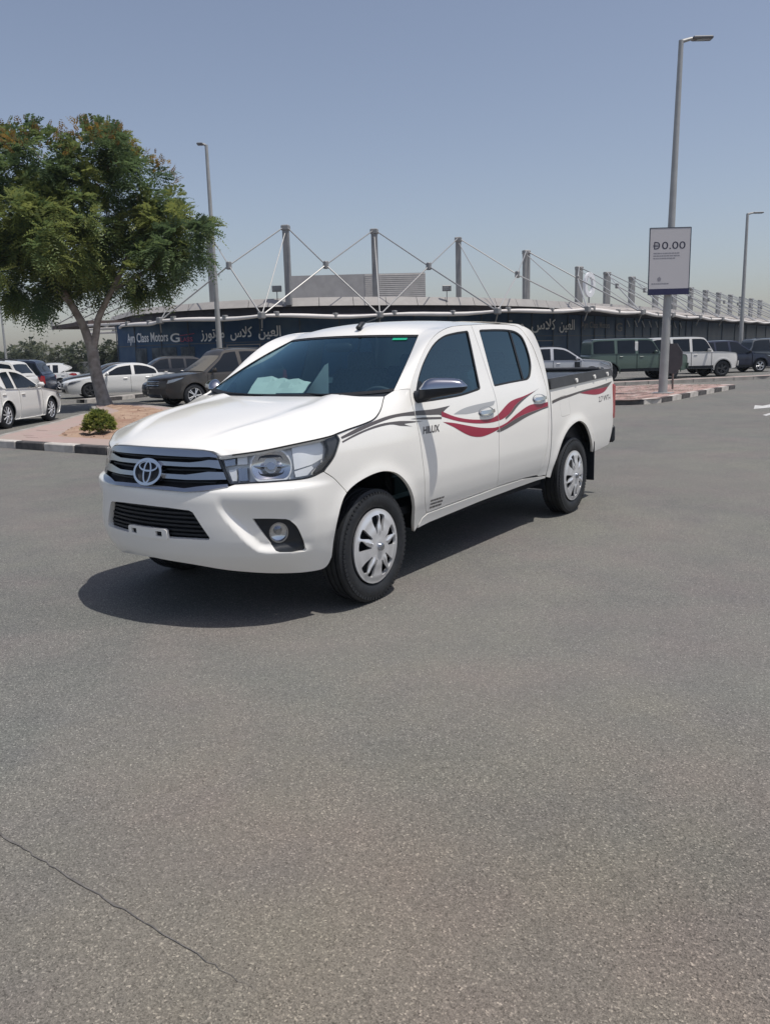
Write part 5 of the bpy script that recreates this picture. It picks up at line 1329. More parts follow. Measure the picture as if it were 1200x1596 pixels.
# --- door handles
for s, par in ((1, 0), (-1, 1)):
    for d, u0, z0 in ((df, 2.925, 1.026), (dr, 3.845, 1.064)):
        P = [(u0 + .118 * math.cos(a) * (1 if abs(math.cos(a)) < .9 else 1), z0 + .036 * math.sin(a)) for a in (2 * PI * k / 30 for k in range(30))]
        V, F, N = sheet(P, lambda u, z: wS(u, z, .002 - .016 * max(0, 1 - ((u - u0) / .10) ** 2 - ((z - z0) / .034) ** 2)), (), .014, 0)
        if s < 0: V, F, N = mirror_y(V, F, N)
        hb = tpart('handle_recess', V, F, N, M['satin'], d[par])
        P = [(u0 - .108, z0 - .004), (u0 - .10, z0 - .012), (u0 + .10, z0 - .010), (u0 + .112, z0 + .002), (u0 + .10, z0 + .016), (u0 - .095, z0 + .014)]
        V, F, N = sheet(P, lambda u, z: wS(u, z, .016 + .016 * max(0, 1 - ((u - u0) / .11) ** 2)), (), .014, .014)
        if s < 0: V, F, N = mirror_y(V, F, N)
        tpart('door_handle', V, F, N, M['chrome'], d[par])

# --- stripes and lettering, flat print lying on the panels
S1 = smo([(1.226, 1.013), (1.37, 1.046), (1.538, 1.07), (1.732, 1.091), (1.981, 1.098), (2.218, 1.095), (2.436, 1.103)], 4) + smo([(2.37, 1.083), (2.330, 1.066), (2.306, 1.048)], 3) + smo([(2.27, 1.056), (2.0, 1.071), (1.789, 1.077), (1.527, 1.05), (1.233, 1.002)], 4)
R1 = smo([(2.315, 1.074), (2.469, 1.029), (2.629, .999), (2.791, .982), (2.964, .972), (3.08, .989), (3.125, 1.002), (3.272, 1.057), (3.391, 1.083), (3.579, 1.10), (3.811, 1.130)], 4) + smo([(3.575, 1.087), (3.422, 1.047), (3.292, .989), (3.198, .963), (3.112, .951), (2.957, .946), (2.784, .956), (2.622, .976), (2.462, 1.004), (2.304, 1.042)], 4)
G1 = smo([(3.20, .955), (3.219, .957), (3.365, 1.013), (3.518, 1.061), (3.648, 1.092), (3.821, 1.125)], 4)[2:] + smo([(3.90, 1.148), (3.62, 1.088), (3.45, 1.035), (3.33, .985), (3.22, .950)], 4)
G1 = smo([(3.215, .948), (3.33, .985), (3.45, 1.035), (3.62, 1.085), (3.90, 1.148)], 4) + smo([(3.80, 1.128), (3.575, 1.0855), (3.422, 1.0455), (3.292, .9875), (3.21, .962)], 4)
R2 = smo([(2.31, 1.006), (2.457, .986), (2.617, .957), (2.778, .929), (2.95, .910), (3.082, .907), (3.233, .927), (3.398, .972), (3.595, 1.016), (3.719, 1.028), (3.862, 1.020), (3.99, 1.030)], 4) + smo([(3.99, .995), (3.826, .982), (3.583, .966), (3.393, .943), (3.232, .912), (3.098, .890), (2.942, .868), (2.814, .861), (2.684, .876), (2.571, .909), (2.449, .958)], 4)
G2 = smo([(3.05, .876), (3.098, .8885), (3.232, .9105), (3.393, .9415), (3.583, .9645), (3.826, .9805), (3.99, .9935)], 4) + smo([(3.99, .985), (3.80, .966), (3.575, .940), (3.385, .908), (3.227, .882), (3.098, .866)], 4)
L1 = smo([(2.461, 1.044), (2.579, 1.068), (2.74, 1.083), (3.09, 1.095)], 4) + smo([(3.055, 1.067), (2.808, 1.038), (2.638, 1.032)], 4)
S2 = smo([(1.229, .989), (1.358, 1.019), (1.523, 1.043), (1.646, 1.053), (1.775, 1.053), (1.87, 1.048), (2.069, 1.030)], 4) + smo([(1.90, 1.032), (1.857, 1.031), (1.887, 1.020), (1.943, 1.009)], 3) + smo([(1.811, 1.024), (1.705, 1.040), (1.517, 1.031), (1.354, 1.008), (1.232, .981)], 4)
S3 = [(1.929, 1.055), (2.077, 1.054), (2.303, 1.039), (2.299, 1.026), (2.072, 1.040)]
B1 = smo([(4.072, 1.034), (4.237, 1.052), (4.391, 1.060), (4.753, 1.083), (5.137, 1.098), (5.600, 1.128)], 4) + smo([(5.452, 1.080), (5.134, 1.079), (4.75, 1.066), (4.461, 1.045), (4.247, 1.030), (4.068, 1.009)], 4)
B2 = smo([(4.69, 1.062), (4.98, 1.076), (5.282, 1.078), (5.45, 1.083)], 4) + smo([(5.40, 1.060), (5.311, 1.038), (5.179, 1.027), (5.039, 1.029), (4.843, 1.046)], 4)
def clip_u(P, u0, u1):
    for lim, keep in ((u0, 1), (u1, -1)):
        out = []
        for i, b in enumerate(P):
            a = P[i - 1]; ia, ib = (a[0] - lim) * keep >= 0, (b[0] - lim) * keep >= 0
            if ia != ib: t = (lim - a[0]) / (b[0] - a[0]); out.append((lim, a[1] + (b[1] - a[1]) * t))
            if ib: out.append(b)
        P = out
    return P
def gapu(curve, z):
    for a, b in zip(curve, curve[1:]):
        if (a[1] - z) * (b[1] - z) <= 0 and a[1] != b[1]: return a[0] + (b[0] - a[0]) * (z - a[1]) / (b[1] - a[1])
    return curve[-1][0]
cuts = [1.1, gapu(gap_front, 1.06), gapu(gap_mid[3:], .96), gapu(frame_top_r[30:], 1.03), 5.7]
for P, m, o in ((S1, 'grey_decal', .0012), (S2, 'grey_decal', .0012), (S3, 'grey_decal', .0013), (R1, 'red', .0014), (R2, 'red', .0014), (G1, 'grey_decal', .0018), (G2, 'grey_decal', .0018), (L1, 'silver_decal', .0012), (B1, 'grey_decal', .0012), (B2, 'red', .0016)):
    for k in range(4):
        Q = clean(clip_u(P, cuts[k] + .004, cuts[k + 1] - .004)) if len(P) > 2 else []
        if len(Q) > 2 and abs(area(Q)) > 1e-4: both('stripe_decal', Q, M[m], off=o, step=.03, flange=0, gap=0)
def body_text(s, u0, z0, w, h, m, off=.0016, slant=0., rise=0., bold=.035):
    V, F = text_on(s, lambda a, b: wS(u0 + a + slant * b, z0 + b + rise * a, off), w, h, bold)
    tpart('lettering', V, F, None, m, smooth=False)
body_text('HILUX', 2.05, .950, .20, .046, M['grey_decal'], slant=.3, rise=-.005, bold=.03)
body_text('2.7 VVT-i', 5.16, .953, .34, .050, M['grey_decal'], slant=.15, rise=.02, bold=.008)
for k in range(3):                                            # three small lines of print at the foot of the front door
    rnd = random.Random(k); u = 2.155 + .006 * k
    while u < 2.31:
        l = rnd.uniform(.008, .022); z = .507 - k * .024
        V, F, N = sheet([(u, z - .007), (u + l, z - .007), (u + l, z + .006), (u, z + .006)], lambda a, b: wS(a, b, .0016), (), .03, 0); tpart('small_print', V, F, N, M['grey_decal'], df[0])
        u += l + rnd.uniform(.003, .008)

# --- roof aerial
mb = MB(); mb.tube([(1.89, -.12, 1.630), (1.93, -.12, 1.662), (1.96, -.12, 1.668)], [.022, .018, .010], 10); an = tmb('aerial_base', mb, M['black'], 50)
mb = MB(); mb.tube([(1.935, -.12, 1.662), (2.12, -.125, 1.705)], .0035, 6); tmb('aerial_rod', mb, M['black'], 50, an)
# --- wipers
for x0, y0, x1, y1 in ((1.13, -.52, 1.22, .08), (1.11, .10, 1.17, .62)):
    a = Vector((x0, y0, 1.206)); b = Vector((x1, y1, 1.212)); mb = MB(); mb.tube([a, a.lerp(b, .5) + Vector((-.012, 0, .006)), b], [.008, .007, .004], 6); tmb('wiper', mb, M['seal'], 50)

# --- cabin
mb = MB()
mb.V = [(x, y, z) for y in (-.70, -.35, 0, .35, .70) for x, z in ((1.22, 1.17), (1.45, 1.16), (1.62, 1.14), (1.72, 1.06), (1.74, .80))]
mb.F = [(i * 5 + j, i * 5 + j + 1, (i + 1) * 5 + j + 1, (i + 1) * 5 + j) for i in range(4) for j in range(4)]
tmb('dashboard', mb, M['interior'], 50)
mb = MB(); mb.lathe([(.17 + .014 * math.cos(a), .014 * math.sin(a)) for a in (2 * PI * k / 8 for k in range(8))], 28, 'y', closed=True); mb.tube([(-.16, 0, 0), (.16, 0, 0)], .014, 6); mb.tube([(0, 0, 0), (0, .0, -.16)], .014, 6); mb.bbox(-.05, .05, -.02, .02, -.05, .05, .01)
o = mb.build('steering_wheel', M['interior'], truck, loc=(1.82 - TX, -.37, 1.07)); o.rotation_euler = (math.radians(0), math.radians(-62), math.radians(90)); o.rotation_euler = (math.radians(25), 0, math.radians(-90)); smooth_by_angle(o.data, 50)
def seat(x, y0, y1, hz=1.30):
    mb = MB(); mb.bbox(x, x + .52, y0, y1, .62, .80, .05); a = len(mb.V); mb.bbox(-.07, .07, y0, y1, 0, .62, .05)
    mb.V[a:] = [(x + .50 + .28 * z + p, y, .76 + z * .93) for p, y, z in mb.V[a:]]
    st = tmb('seat', mb, M['seatcloth'], 50)
    for yc in ((y0 + y1) / 2,) if y1 - y0 < .7 else (y0 + .28, y1 - .28):
        mb = MB(); mb.bbox(x + .62, x + .72, yc - .13, yc + .13, hz, hz + .17, .035); mb.tube([(x + .67, yc - .06, hz - .07), (x + .67, yc - .06, hz)], .008, 6); mb.tube([(x + .67, yc + .06, hz - .07), (x + .67, yc + .06, hz)], .008, 6); tmb('headrest', mb, M['seatcloth'], 50, st)
seat(1.95, -.66, -.12); seat(1.95, .12, .66); seat(2.72, -.66, .66, 1.27)
mb = MB(); mb.bbox(1.79, 1.85, -.12, .12, 1.47, 1.535, .02); tmb('rear_view_mirror', mb, M['black'], 40)
mb = MB(); mb.box(1.3, 3.45, -.80, .80, .45, .50); mb.box(1.30, 1.36, -.72, .72, .5, 1.12); tmb('cabin_floor', mb, M['dark'])
# headliner keeps sky light off the cabin
mb = MB()
mb.V = [(xf(YB * s) + t, -YB * 1.1 * s, zr(t) - .035 - .035 * s * s) for t in (.06, .3, .7, 1.1, 1.45) for s in (-1, -.5, 0, .5, 1)]
mb.F = [(i * 5 + j, i * 5 + j + 1, i * 5 + j + 6, i * 5 + j + 5) for i in range(4) for j in range(4)]; tmb('headliner', mb, M['interior'], 60)
# a crumpled sheet standing in for a windscreen reflection; a folded sunshade lies beside it
def paper(name, label, P, cat):
    mb = MB(); n = len(P); mb.V = list(P) + [(x, y, z - .002) for x, y, z in P]; mb.F = [tuple(range(n)), tuple(range(2 * n - 1, n - 1, -1))] + [(i, n + i, n + (i + 1) % n, (i + 1) % n) for i in range(n)]
    tag(mb.build(name, M['paper']), label, cat)
rnd = random.Random(9)
mb = MB(); nu, nv = 9, 4
for j_ in range(nv + 1):
    for i_ in range(nu + 1):
        a, b = i_ / nu, j_ / nv; y = .53 - .52 * a + .06 * b
        mb.V.append((1.40 + .20 * b + .03 * math.sin(5 * a), y, 1.176 + (.135 - .03 * a) * b + rnd.uniform(-.008, .012) * b))
mb.F = [(r * (nu + 1) + c, r * (nu + 1) + c + 1, (r + 1) * (nu + 1) + c + 1, (r + 1) * (nu + 1) + c) for r in range(nv) for c in range(nu)]
b = len(mb.V); mb.V += [(x + .003, y, z - .003) for x, y, z in mb.V[:b]]; mb.F += [tuple(b + q for q in f[::-1]) for f in mb.F[:nu * nv]]
tag(mb.build('reflection_sheet', M['paper']), 'crumpled pale sheet on the pickup dashboard, standing in for a windscreen reflection', 'paper')
paper('folded_card', 'pale folded card standing beside the crumpled sheet on the pickup dashboard', [(1.58, .14, 1.18), (1.60, -.06, 1.18), (1.61, -.06, 1.40), (1.605, -.03, 1.385)], 'card')
# ================================================================== other cars
PAINT = {}
def paint(name, col, rough=.28, metal=0., dust=.05):
    if name not in PAINT: PAINT[name] = mat(name, col, rough, metal, coat=.5, noise=(1.6, dust))
    return PAINT[name]
def lerp_prof(P, x):
    if x <= P[0][0]: return P[0][1]
    for a, b in zip(P, P[1:]):
        if x <= b[0]: return a[1] + (b[1] - a[1]) * (x - a[0]) / max(b[0] - a[0], 1e-9)
    return P[-1][1]
RIMS = {}
def car_wheel(parent, x, y, r, w, style, s):
    key = (round(r, 3), style)
    if key not in RIMS:
        mb = MB(); mb.lathe([(r * .66, -w / 2), (r * .72, -w / 2 - .008), (r * .94, -w / 2 + .004), (r, -w / 2 + .03), (r, w / 2 - .03), (r * .94, w / 2)], 36); ty = mb.mesh('tyre', M['rubber'])
        import bmesh
        bm = bmesh.new(); bm.from_mesh(ty); bmesh.ops.recalc_face_normals(bm, faces=bm.faces); bm.to_mesh(ty); bm.free(); smooth_by_angle(ty, 50)
        mb = MB(); mb.lathe([(0, -w * .18), (r * .64, -w * .18), (r * .67, -w * .48), (r * .67, w * .4)], 32); bk = mb.mesh('rim_barrel', M['black'])
        ns = 5 if style != 'multi' else 10; mb = MB(); R = r * .665
        for k in range(ns):
            a = 2 * PI * k / ns
            for d in ((-.16, .16) if ns == 5 else (0,)):
                q = MB(); q.bbox(R * .14, R * .99, -R * .065, R * .065, -.012, .012, .006)
                mb.add([(px * math.cos(a + d * px / R) - py * math.sin(a + d * px / R), -w * .44 + pz * 1.0 - .02 * (1 - px / R), px * math.sin(a + d * px / R) + py * math.cos(a + d * px / R)) for px, py, pz in q.V], q.F)
        mb.lathe([(0, -w * .50), (R * .2, -w * .50), (R * .24, -w * .40)], 16); mb.lathe([(R * .92, -w * .44), (R * 1.01, -w * .50), (R * 1.01, -w * .36), (R * .92, -w * .38)], 32, closed=True)
        RIMS[key] = (ty, bk, mb.mesh('rim', M['silver'] if style != 'dark' else M['rail']))
    wq = thing('wheel', None, None); wq.parent = parent; wq.location = (x, y, r); wq.rotation_euler = (0, random.uniform(0, 2), 0 if s < 0 else PI)
    for nm, me in zip(('tyre', 'rim_barrel', 'rim'), RIMS[key]): link(nm, me, wq)
def make_car(label, cat, loc, heading, col, L=4.5, Wd=1.8, H=1.48, kind='sedan', scale=.9, name='parked_car', rim='five', group='parked cars', roofcol=None, glass=None, dusty=False, trim=None, screen=None):
    """a car of its own outline: side skins with wheel cuts and doors, lofted hood, boot and roof, glass, lights"""
    root = thing(name, label, cat, (loc[0], loc[1], 0), heading + PI, group); root.scale = (scale,) * 3
    p_ = col if not isinstance(col, tuple) else paint('paint_' + kind + str(len(PAINT)), col)
    rc = roofcol or p_; gl = glass or M['carglass']; hw = Wd / 2
    if kind == 'sedan':
        z0, belt = .20, .93; r = .33; fx, rx = .90, L - .98
        nose = [(.06, .22), (.0, .38), (.0, .55), (.04, .66), (.10, .72), (.30, .78), (.70, .845), (1.10, .90), (1.36, .935)]
        tail = [(L - .95, .99), (L - .50, .985), (L - .18, .96), (L - .08, .90), (L - .03, .78), (L, .60), (L - .01, .42), (L - .10, .24)]
        rf = [(1.36, .935), (1.75, 1.16), (2.12, 1.36), (2.40, H - .035), (2.75, H), (3.1, H - .01), (3.40, H - .06), (3.75, 1.24), (L - .95, .99)]
        cowl, wtop, rtop, rbase = 1.36, 2.20, 3.42, L - .95; pill = [(2.72, 2.86)]; doors = [1.42, 2.66, 3.62]
    elif kind == 'boxy':
        z0, belt = .42, 1.22; r = .40; fx, rx = .86, L - .92
        nose = [(.10, .45), (.02, .55), (.0, .75), (.0, .98), (.03, 1.10), (.12, 1.16), (.5, 1.20), (1.0, 1.22), (1.36, 1.235)]
        tail = [(L - .06, 1.235), (L - .01, 1.15), (L, .9), (L, .6), (L - .08, .45)]
        rf = [(1.36, 1.235), (1.52, 1.50), (1.70, 1.80), (1.82, H - .04), (2.0, H - .01), (2.8, H), (L - .35, H - .01), (L - .16, H - .06), (L - .10, 1.75), (L - .06, 1.235)]
        cowl, wtop, rtop, rbase = 1.36, 1.76, L - .20, L - .06; pill = [(2.45, 2.60), (3.45, 3.60)]; doors = [1.45, 2.52, 3.5]
    else:
        z0, belt = .28, 1.03; r = .36; fx, rx = .90, L - .95
        nose = [(.10, .30), (.02, .40), (.0, .58), (.02, .78), (.06, .88), (.16, .94), (.5, 1.0), (.95, 1.04), (1.28, 1.065)]
        tail = [(L - .10, 1.10), (L - .03, 1.0), (L, .80), (L, .55), (L - .06, .38), (L - .14, .30)]
        rf = [(1.28, 1.065), (1.60, 1.28), (1.92, 1.50), (2.15, H - .05), (2.5, H - .005), (3.0, H), (L - .75, H - .03), (L - .42, H - .09), (L - .30, 1.42), (L - .10, 1.10)]
        cowl, wtop, rtop, rbase = 1.28, 2.0, L - .40, L - .10; pill = [(2.58, 2.72), (3.42, 3.54)]; doors = [1.38, 2.60, 3.48]
    blt = lambda x: belt + .05 * sst(cowl, L, x)
    ci = lambda x: .0
    def half(x, z):
        f = max(0., 1 - x / .75); b = max(0., 1 - (L - x) / .6)
        w = hw * (1 - .20 * f ** 2.2 - .13 * b ** 2.2)
        t = .07 * max(0., (.52 - z) / .35) ** 2 + .050 * max(0., (z - .72) / .5) ** 1.6
        if kind == 'boxy': t *= .5
        gz = blt(x)
        if z > gz and cowl < x: t += (.26 if kind != 'boxy' else .10) * (z - gz)
        ar = min(abs(math.hypot(x - q, z - r) - r * 1.14) for q in (fx, rx)); t -= .012 * math.exp(-(ar / .05) ** 2)
        return w - t
    def S(sg, off=0.): return lambda x, z: (x, sg * (half(x, z) + off), z)
    def arc(cx): return [(cx + r * 1.14 * math.cos(a), r + r * 1.14 * math.sin(a)) for a in np.linspace(PI + math.asin(min((r - z0) / (r * 1.14), 1)), -math.asin(min((r - z0) / (r * 1.14), 1)), 18)]
    top = [q for q in nose] + [(x, blt(x)) for x in np.linspace(cowl + .05, rbase - .05, 14)] + tail
    side = [(nose[0][0] + .12, z0)] + [(p[0], p[1]) for p in top] + [(tail[-1][0] - .02, z0)]
    bottom = arc(rx)[::-1] + [(rx - r * 1.3, z0 - .0)] + arc(fx)[::-1]
    outline = clean(side + bottom)
    def clipx(P, a, b):
        for lim, keep in ((a, 1), (b, -1)):
            out = []
            for i, q in enumerate(P):
                o = P[i - 1]; io, iq = (o[0] - lim) * keep >= 0, (q[0] - lim) * keep >= 0
                if io != iq: t = (lim - o[0]) / (q[0] - o[0]); out.append((lim, o[1] + (q[1] - o[1]) * t))
                if iq: out.append(q)
            P = out
        return clean(P)
    dps = {}
    for sg in (-1, 1):
        for k, (a, b) in enumerate(zip([-1] + doors, doors + [L + 1])):
            P = clipx(outline, a + (.006 if k else 0), b - (.006 if k < len(doors) else 0))
            if len(P) < 3: continue
            V, F, N = sheet(P, S(sg), (), .075, .02, flip=sg < 0) if sg > 0 else sheet(P, S(sg), (), .075, .02)
            # outward check
            c = sum((n[1] * sg for n in N[:20])); 
            if c < 0: F = [f[::-1] for f in F]; N = [-n for n in N]
            dps[sg, k] = link('door' if 0 < k < len(doors) else ('front_wing' if k == 0 else 'rear_wing'), mesh_from('side', V, F, [p_], N), root)
        V, F, N = sheet(inset_poly(outline, .03), S(sg, -.03), (), .2, 0); link('inner_skin', mesh_from('inner', V, F, [M['dark']]), root)
    # decks: hood and nose, tail
    def deck(name, P, m, crown, bow, ns=14, sgn=1, back=False):
        V = []; 
        for x, z in P:
            w = half(x, z)
            for j in range(ns + 1):
                s = -1 + 2 * j / ns; q = 1 - s * s
                b = bow * sst(.95, .5, z) if False else bow * (1 - sst(.1, .9, (x if not back else L - x)))
                V.append((x - sgn * b * (1 - abs(s) ** 2.4), s * w, z + crown * q * sst(.05, .6, (x if not back else L - x))))
        n = ns + 1
        F = [(i * n + j, i * n + j + 1, (i + 1) * n + j + 1, (i + 1) * n + j) for i in range(len(P) - 1) for j in range(ns)]
        me = mesh_from(name, V, F, [m]); smooth_by_angle(me, 40)
        # normals outwards (up / away)
        if sum(pp.normal.z * 1 + pp.normal.x * (-1 if not back else 1) for pp in me.polygons) < 0: me.flip_normals()
        return link(name, me, root)
    NB_, CR = (.16, .035) if kind != 'boxy' else (.07, .02)
    def prof(P, n=4): return crpoly(P, n)
    hd = deck('bonnet', prof(nose), p_, CR, NB_); tl_ = deck('tail', prof(tail), p_, .02, .10, back=True, sgn=-1)
    # cabin: sides, roof, screens
    def roofz(x): return lerp_prof(rf, x)
    cab = [(x, z) for x, z in prof(rf, 4)]
    cabside = clean([(cowl, blt(cowl) - .01)] + cab + [(rbase, blt(rbase) - .01)] + [(x, blt(x) - .01) for x in np.linspace(rbase - .1, cowl + .1, 10)])
    for sg in (-1, 1):
        V, F, N = sheet(cabside, S(sg, -.004), (), .09, 0)
        if sum(n[1] * sg for n in N[:20]) < 0: F = [f[::-1] for f in F]; N = [-n for n in N]
        link('cabin_side', mesh_from('cabin', V, F, [p_], N), root)
    def band(name, x0, x1, m, lift=0., inset=1., ns=10):
        P = [q for q in cab if x0 - 1e-6 <= q[0] <= x1 + 1e-6]; P = [(x0, roofz(x0))] + [q for q in P if x0 + .01 < q[0] < x1 - .01] + [(x1, roofz(x1))]
        V = []
        for x, z in P:
            w = (half(x, z) - .004) * inset
            for j in range(ns + 1):
                s = -1 + 2 * j / ns; V.append((x - (.06 if x < (cowl + wtop) / 2 + .3 else 0) * (1 - s * s) * (1 if name == 'windscreen' else 0), s * w, z + .035 * (1 - s * s) * (1 if name == 'roof' else .6) + lift))
        n = ns + 1; F = [(i * n + j, i * n + j + 1, (i + 1) * n + j + 1, (i + 1) * n + j) for i in range(len(P) - 1) for j in range(ns)]
        me = mesh_from(name, V, F, [m]); smooth_by_angle(me, 50)
        if sum(pp.normal.z for pp in me.polygons) < 0: me.flip_normals()
        return link(name, me, root)
    band('roof', wtop - .02, rtop + .02, rc); band('windscreen_frame', cowl, wtop, p_); band('windscreen', cowl + .03, wtop - .01, screen or gl, .012, .90)
    band('rear_frame', rtop, rbase, p_); band('rear_window', rtop + .03, rbase - (.06 if kind != 'sedan' else .03), gl, .012, .86)
    if kind != 'sedan' and trim != 'plain':
        for sg in (-1, 1):
            mb = MB(); P = [(x, sg * (half(x, roofz(x)) - .10), roofz(x) + .05) for x in np.linspace(wtop + .25, rtop - .25, 6)]; mb.tube(P, .016, 5); mb.build('roof_rail', M['black'], root)
    # side windows
    m_ = .07
    ins = []
    xa, xb = cowl + .12, rbase - .10
    for sg in (-1, 1):
        edges = [xa] + [v for p in pill for v in p] + [xb]
        for k in range(0, len(edges), 2):
            a, b = edges[k], edges[k + 1]; up = [(x, min(roofz(x) - m_, roofz(x) - .06)) for x in np.linspace(a, b, 14)]
            up = [(x, z) for x, z in up if z > blt(x) + .035]
            if len(up) < 2: continue
            P = clean([(up[0][0], blt(up[0][0]) + .03)] + up + [(up[-1][0], blt(up[-1][0]) + .03)])
            if abs(area(P)) < .01: continue
            V, F, N = sheet(P, S(sg, .004), (), .09, .008)
            if sum(n[1] * sg for n in N[:10]) < 0: F = [f[::-1] for f in F]; N = [-n for n in N]
            link('side_window', mesh_from('window', V, F, [gl], N), dps.get((sg, min(k // 2 + 1, len(doors) - 1)), root))
    # lamps
    zl = nose[4][1] - (.02 if kind != 'boxy' else .16)
    for sg in (-1, 1):
        if kind == 'boxy':
            mb = MB(); mb.lathe([(0, -.03), (.10, -.02), (.115, .02)], 20); mb.V = [(-.0 - .02 + q[1] + .03, q[0] + sg * (hw * .66), q[2] + .98) for q in mb.V]; mb.build('headlight', M['lens'] if False else M['satin'], root)
        else:
            P = [(.03, zl - .10), (.22, zl - .06), (.50, zl + .045), (.56, zl + .08), (.30, zl + .045), (.08, zl + .0)]
            V, F, N = sheet(P, S(sg, .008), (), .05, .02)
            if sum(n[1] * sg for n in N[:10]) < 0: F = [f[::-1] for f in F]; N = [-n for n in N]
            o = link('headlight', mesh_from('lamp', V, F, [M['satin']], N), root)
            mb = MB(); x_, z_ = .03, zl - .06; w = half(x_, z_)
            ys = [w * s for s in (.60, .75, .88, 1.0)]
            A = [(x_ - NB_ * (1 - (y / w) ** 2.4) - .012 + .03 * (k / 3), sg * y, zl - .10 + .01 * k) for k, y in enumerate(ys)]; B = [(q[0] + .05, q[1], zl + .0) for q in A]
            mb.V = A + B; mb.F = [(k, k + 1, 5 + k, 4 + k) for k in range(3)]; mb.build('lamp_face', M['satin'], o)
        # tail lamps
        zt = tail[1][1] - .12 if kind == 'sedan' else .92
        if kind == 'sedan': P = [(L - .50, zt + .02), (L - .10, zt - .10), (L - .05, zt - .06), (L - .09, zt + .06), (L - .3, zt + .085)]
        else: P = [(L - .24, zt - .18), (L - .01, zt - .20), (L - .02, zt + .12), (L - .16, zt + .14)]
        V, F, N = sheet(P, S(sg, .008), (), .06, .02)
        if sum(n[1] * sg for n in N[:10]) < 0: F = [f[::-1] for f in F]; N = [-n for n in N]
        link('tail_light', mesh_from('lamp', V, F, [M['redlens']], N), root)
        # mirror, handles
        mb = MB(); xm = cowl + .30; zm = blt(xm) + .10; ym = half(xm, blt(xm)) ; mb.bbox(xm - .06, xm + .06, *sorted((sg * (ym + .03), sg * (ym + .22))), zm - .07, zm + .07, .045); mb.bbox(xm - .03, xm + .03, *sorted((sg * (ym - .04), sg * (ym + .06))), zm - .07, zm - .03, .01)
        o = mb.build('door_mirror', p_ if kind != 'suv' or trim == 'body' else M['black'], root); smooth_by_angle(o.data, 50)
        for k in (1, 2):
            xh = doors[k] - .22; mb = MB(); yh = half(xh, blt(xh) - .12); mb.bbox(xh - .09, xh + .09, *sorted((sg * (yh - .005), sg * (yh + .03))), blt(xh) - .135, blt(xh) - .105, .01); mb.build('door_handle', p_, dps[sg, k])
        for q in (fx, rx): car_wheel(root, q, sg * (hw - .125), r, .21, rim, sg)
    # nose openings
    zg = nose[3][1] if kind == 'boxy' else nose[3][1] - .02
    def front_patch(name, y0, z_a, z_b, m, push=.012):
        mb = MB(); n = 8
        for z in (z_a, z_b):
            for j in range(n + 1):
                y = -y0 + 2 * y0 * j / n; P = prof(nose); x = min(P, key=lambda q: abs(q[1] - z))[0]; w = half(x, z); mb.V.append((x - NB_ * (1 - sst(.1, .9, x)) * (1 - (abs(y) / w) ** 2.4) - push, y, z))
        for j in range(n): mb.F.append((j, j + 1, n + 2 + j, n + 1 + j))
        b = len(mb.V); mb.V += [(v[0] + .05, v[1], v[2]) for v in mb.V[:b]]
        mb.F += [(j, b + j, b + j + 1, j + 1) for j in range(n)] + [(n + 1 + j, n + 2 + j, b + n + 2 + j, b + n + 1 + j) for j in range(n)] + [(0, n + 1, b + n + 1, b), (n, b + n, b + 2 * n + 1, 2 * n + 1)]
        return mb.build(name, m, root)
    if kind == 'sedan': front_patch('grille', .34, .50, .66, M['black']); front_patch('lower_intake', .52, .28, .42, M['black'])
    elif kind == 'boxy':
        front_patch('grille', .48, .86, 1.08, M['black']); front_patch('front_bumper', hw * .93, .52, .76, p_, .07); front_patch('lower_intake', .50, .56, .68, M['black'], .085)
    else:
        g = front_patch('grille', .46, .66, .88, M['black'])
        for z in (.70, .76, .82): front_patch('grille_bar', .45, z, z + .022, M['satin'], .022)
        front_patch('front_bumper', hw * .80, .42, .60, M['black'] if trim != 'body' else p_, .02); front_patch('skid_plate', .50, .33, .42, M['satin'], .022)
    mb = MB(); mb.box(.35, L - .3, -hw + .12, hw - .12, z0 + .02, .62); mb.build('underbody', M['dark'], root)
    for q in (fx, rx):
        for sg in (-1, 1):
            mb = MB(); mb.box(q - r * 1.2, q + r * 1.2, *sorted((sg * (hw - .30), sg * (hw - .42))), z0, r * 2.25); mb.build('wheel_well', M['dark'], root)
    if kind != 'sedan' and trim != 'body':
        for sg in (-1, 1):
            for q in (fx, rx):
                P = [(q + r * 1.24 * math.cos(a), r + r * 1.24 * math.sin(a)) for a in np.linspace(PI + .1, -.1, 16)] + [(q + r * 1.13 * math.cos(a), r + r * 1.13 * math.sin(a)) for a in np.linspace(-.1, PI + .1, 16)]
                V, F, N = sheet(P, S(sg, .012), (), .08, .02)
                if sum(n[1] * sg for n in N[:10]) < 0: F = [f[::-1] for f in F]; N = [-n for n in N]
                link('wheel_arch_trim', mesh_from('trim', V, F, [M['black'] if kind == 'suv' else p_], N), root)
            P = [(fx + r * 1.3, z0 + .01), (rx - r * 1.3, z0 + .01), (rx - r * 1.3, z0 + .15), (fx + r * 1.3, z0 + .15)]
            V, F, N = sheet(P, S(sg, .01), (), .1, .02)
            if sum(n[1] * sg for n in N[:10]) < 0: F = [f[::-1] for f in F]; N = [-n for n in N]
            link('sill_trim', mesh_from('trim', V, F, [M['black']], N), root)
    return root
def place(anchor_world, anchor_local, heading, scale):
    """origin so that a local (x, y) point lands on a ground point"""
    a = heading + PI; c, s = math.cos(a), math.sin(a); x, y = anchor_local[0] * scale, anchor_local[1] * scale
    return (anchor_world[0] - (x * c - y * s), anchor_world[1] - (x * s + y * c))
D = math.radians
wht = paint('white_car', (.74, .73, .70)); LAT = math.atan2(-.824, .566)
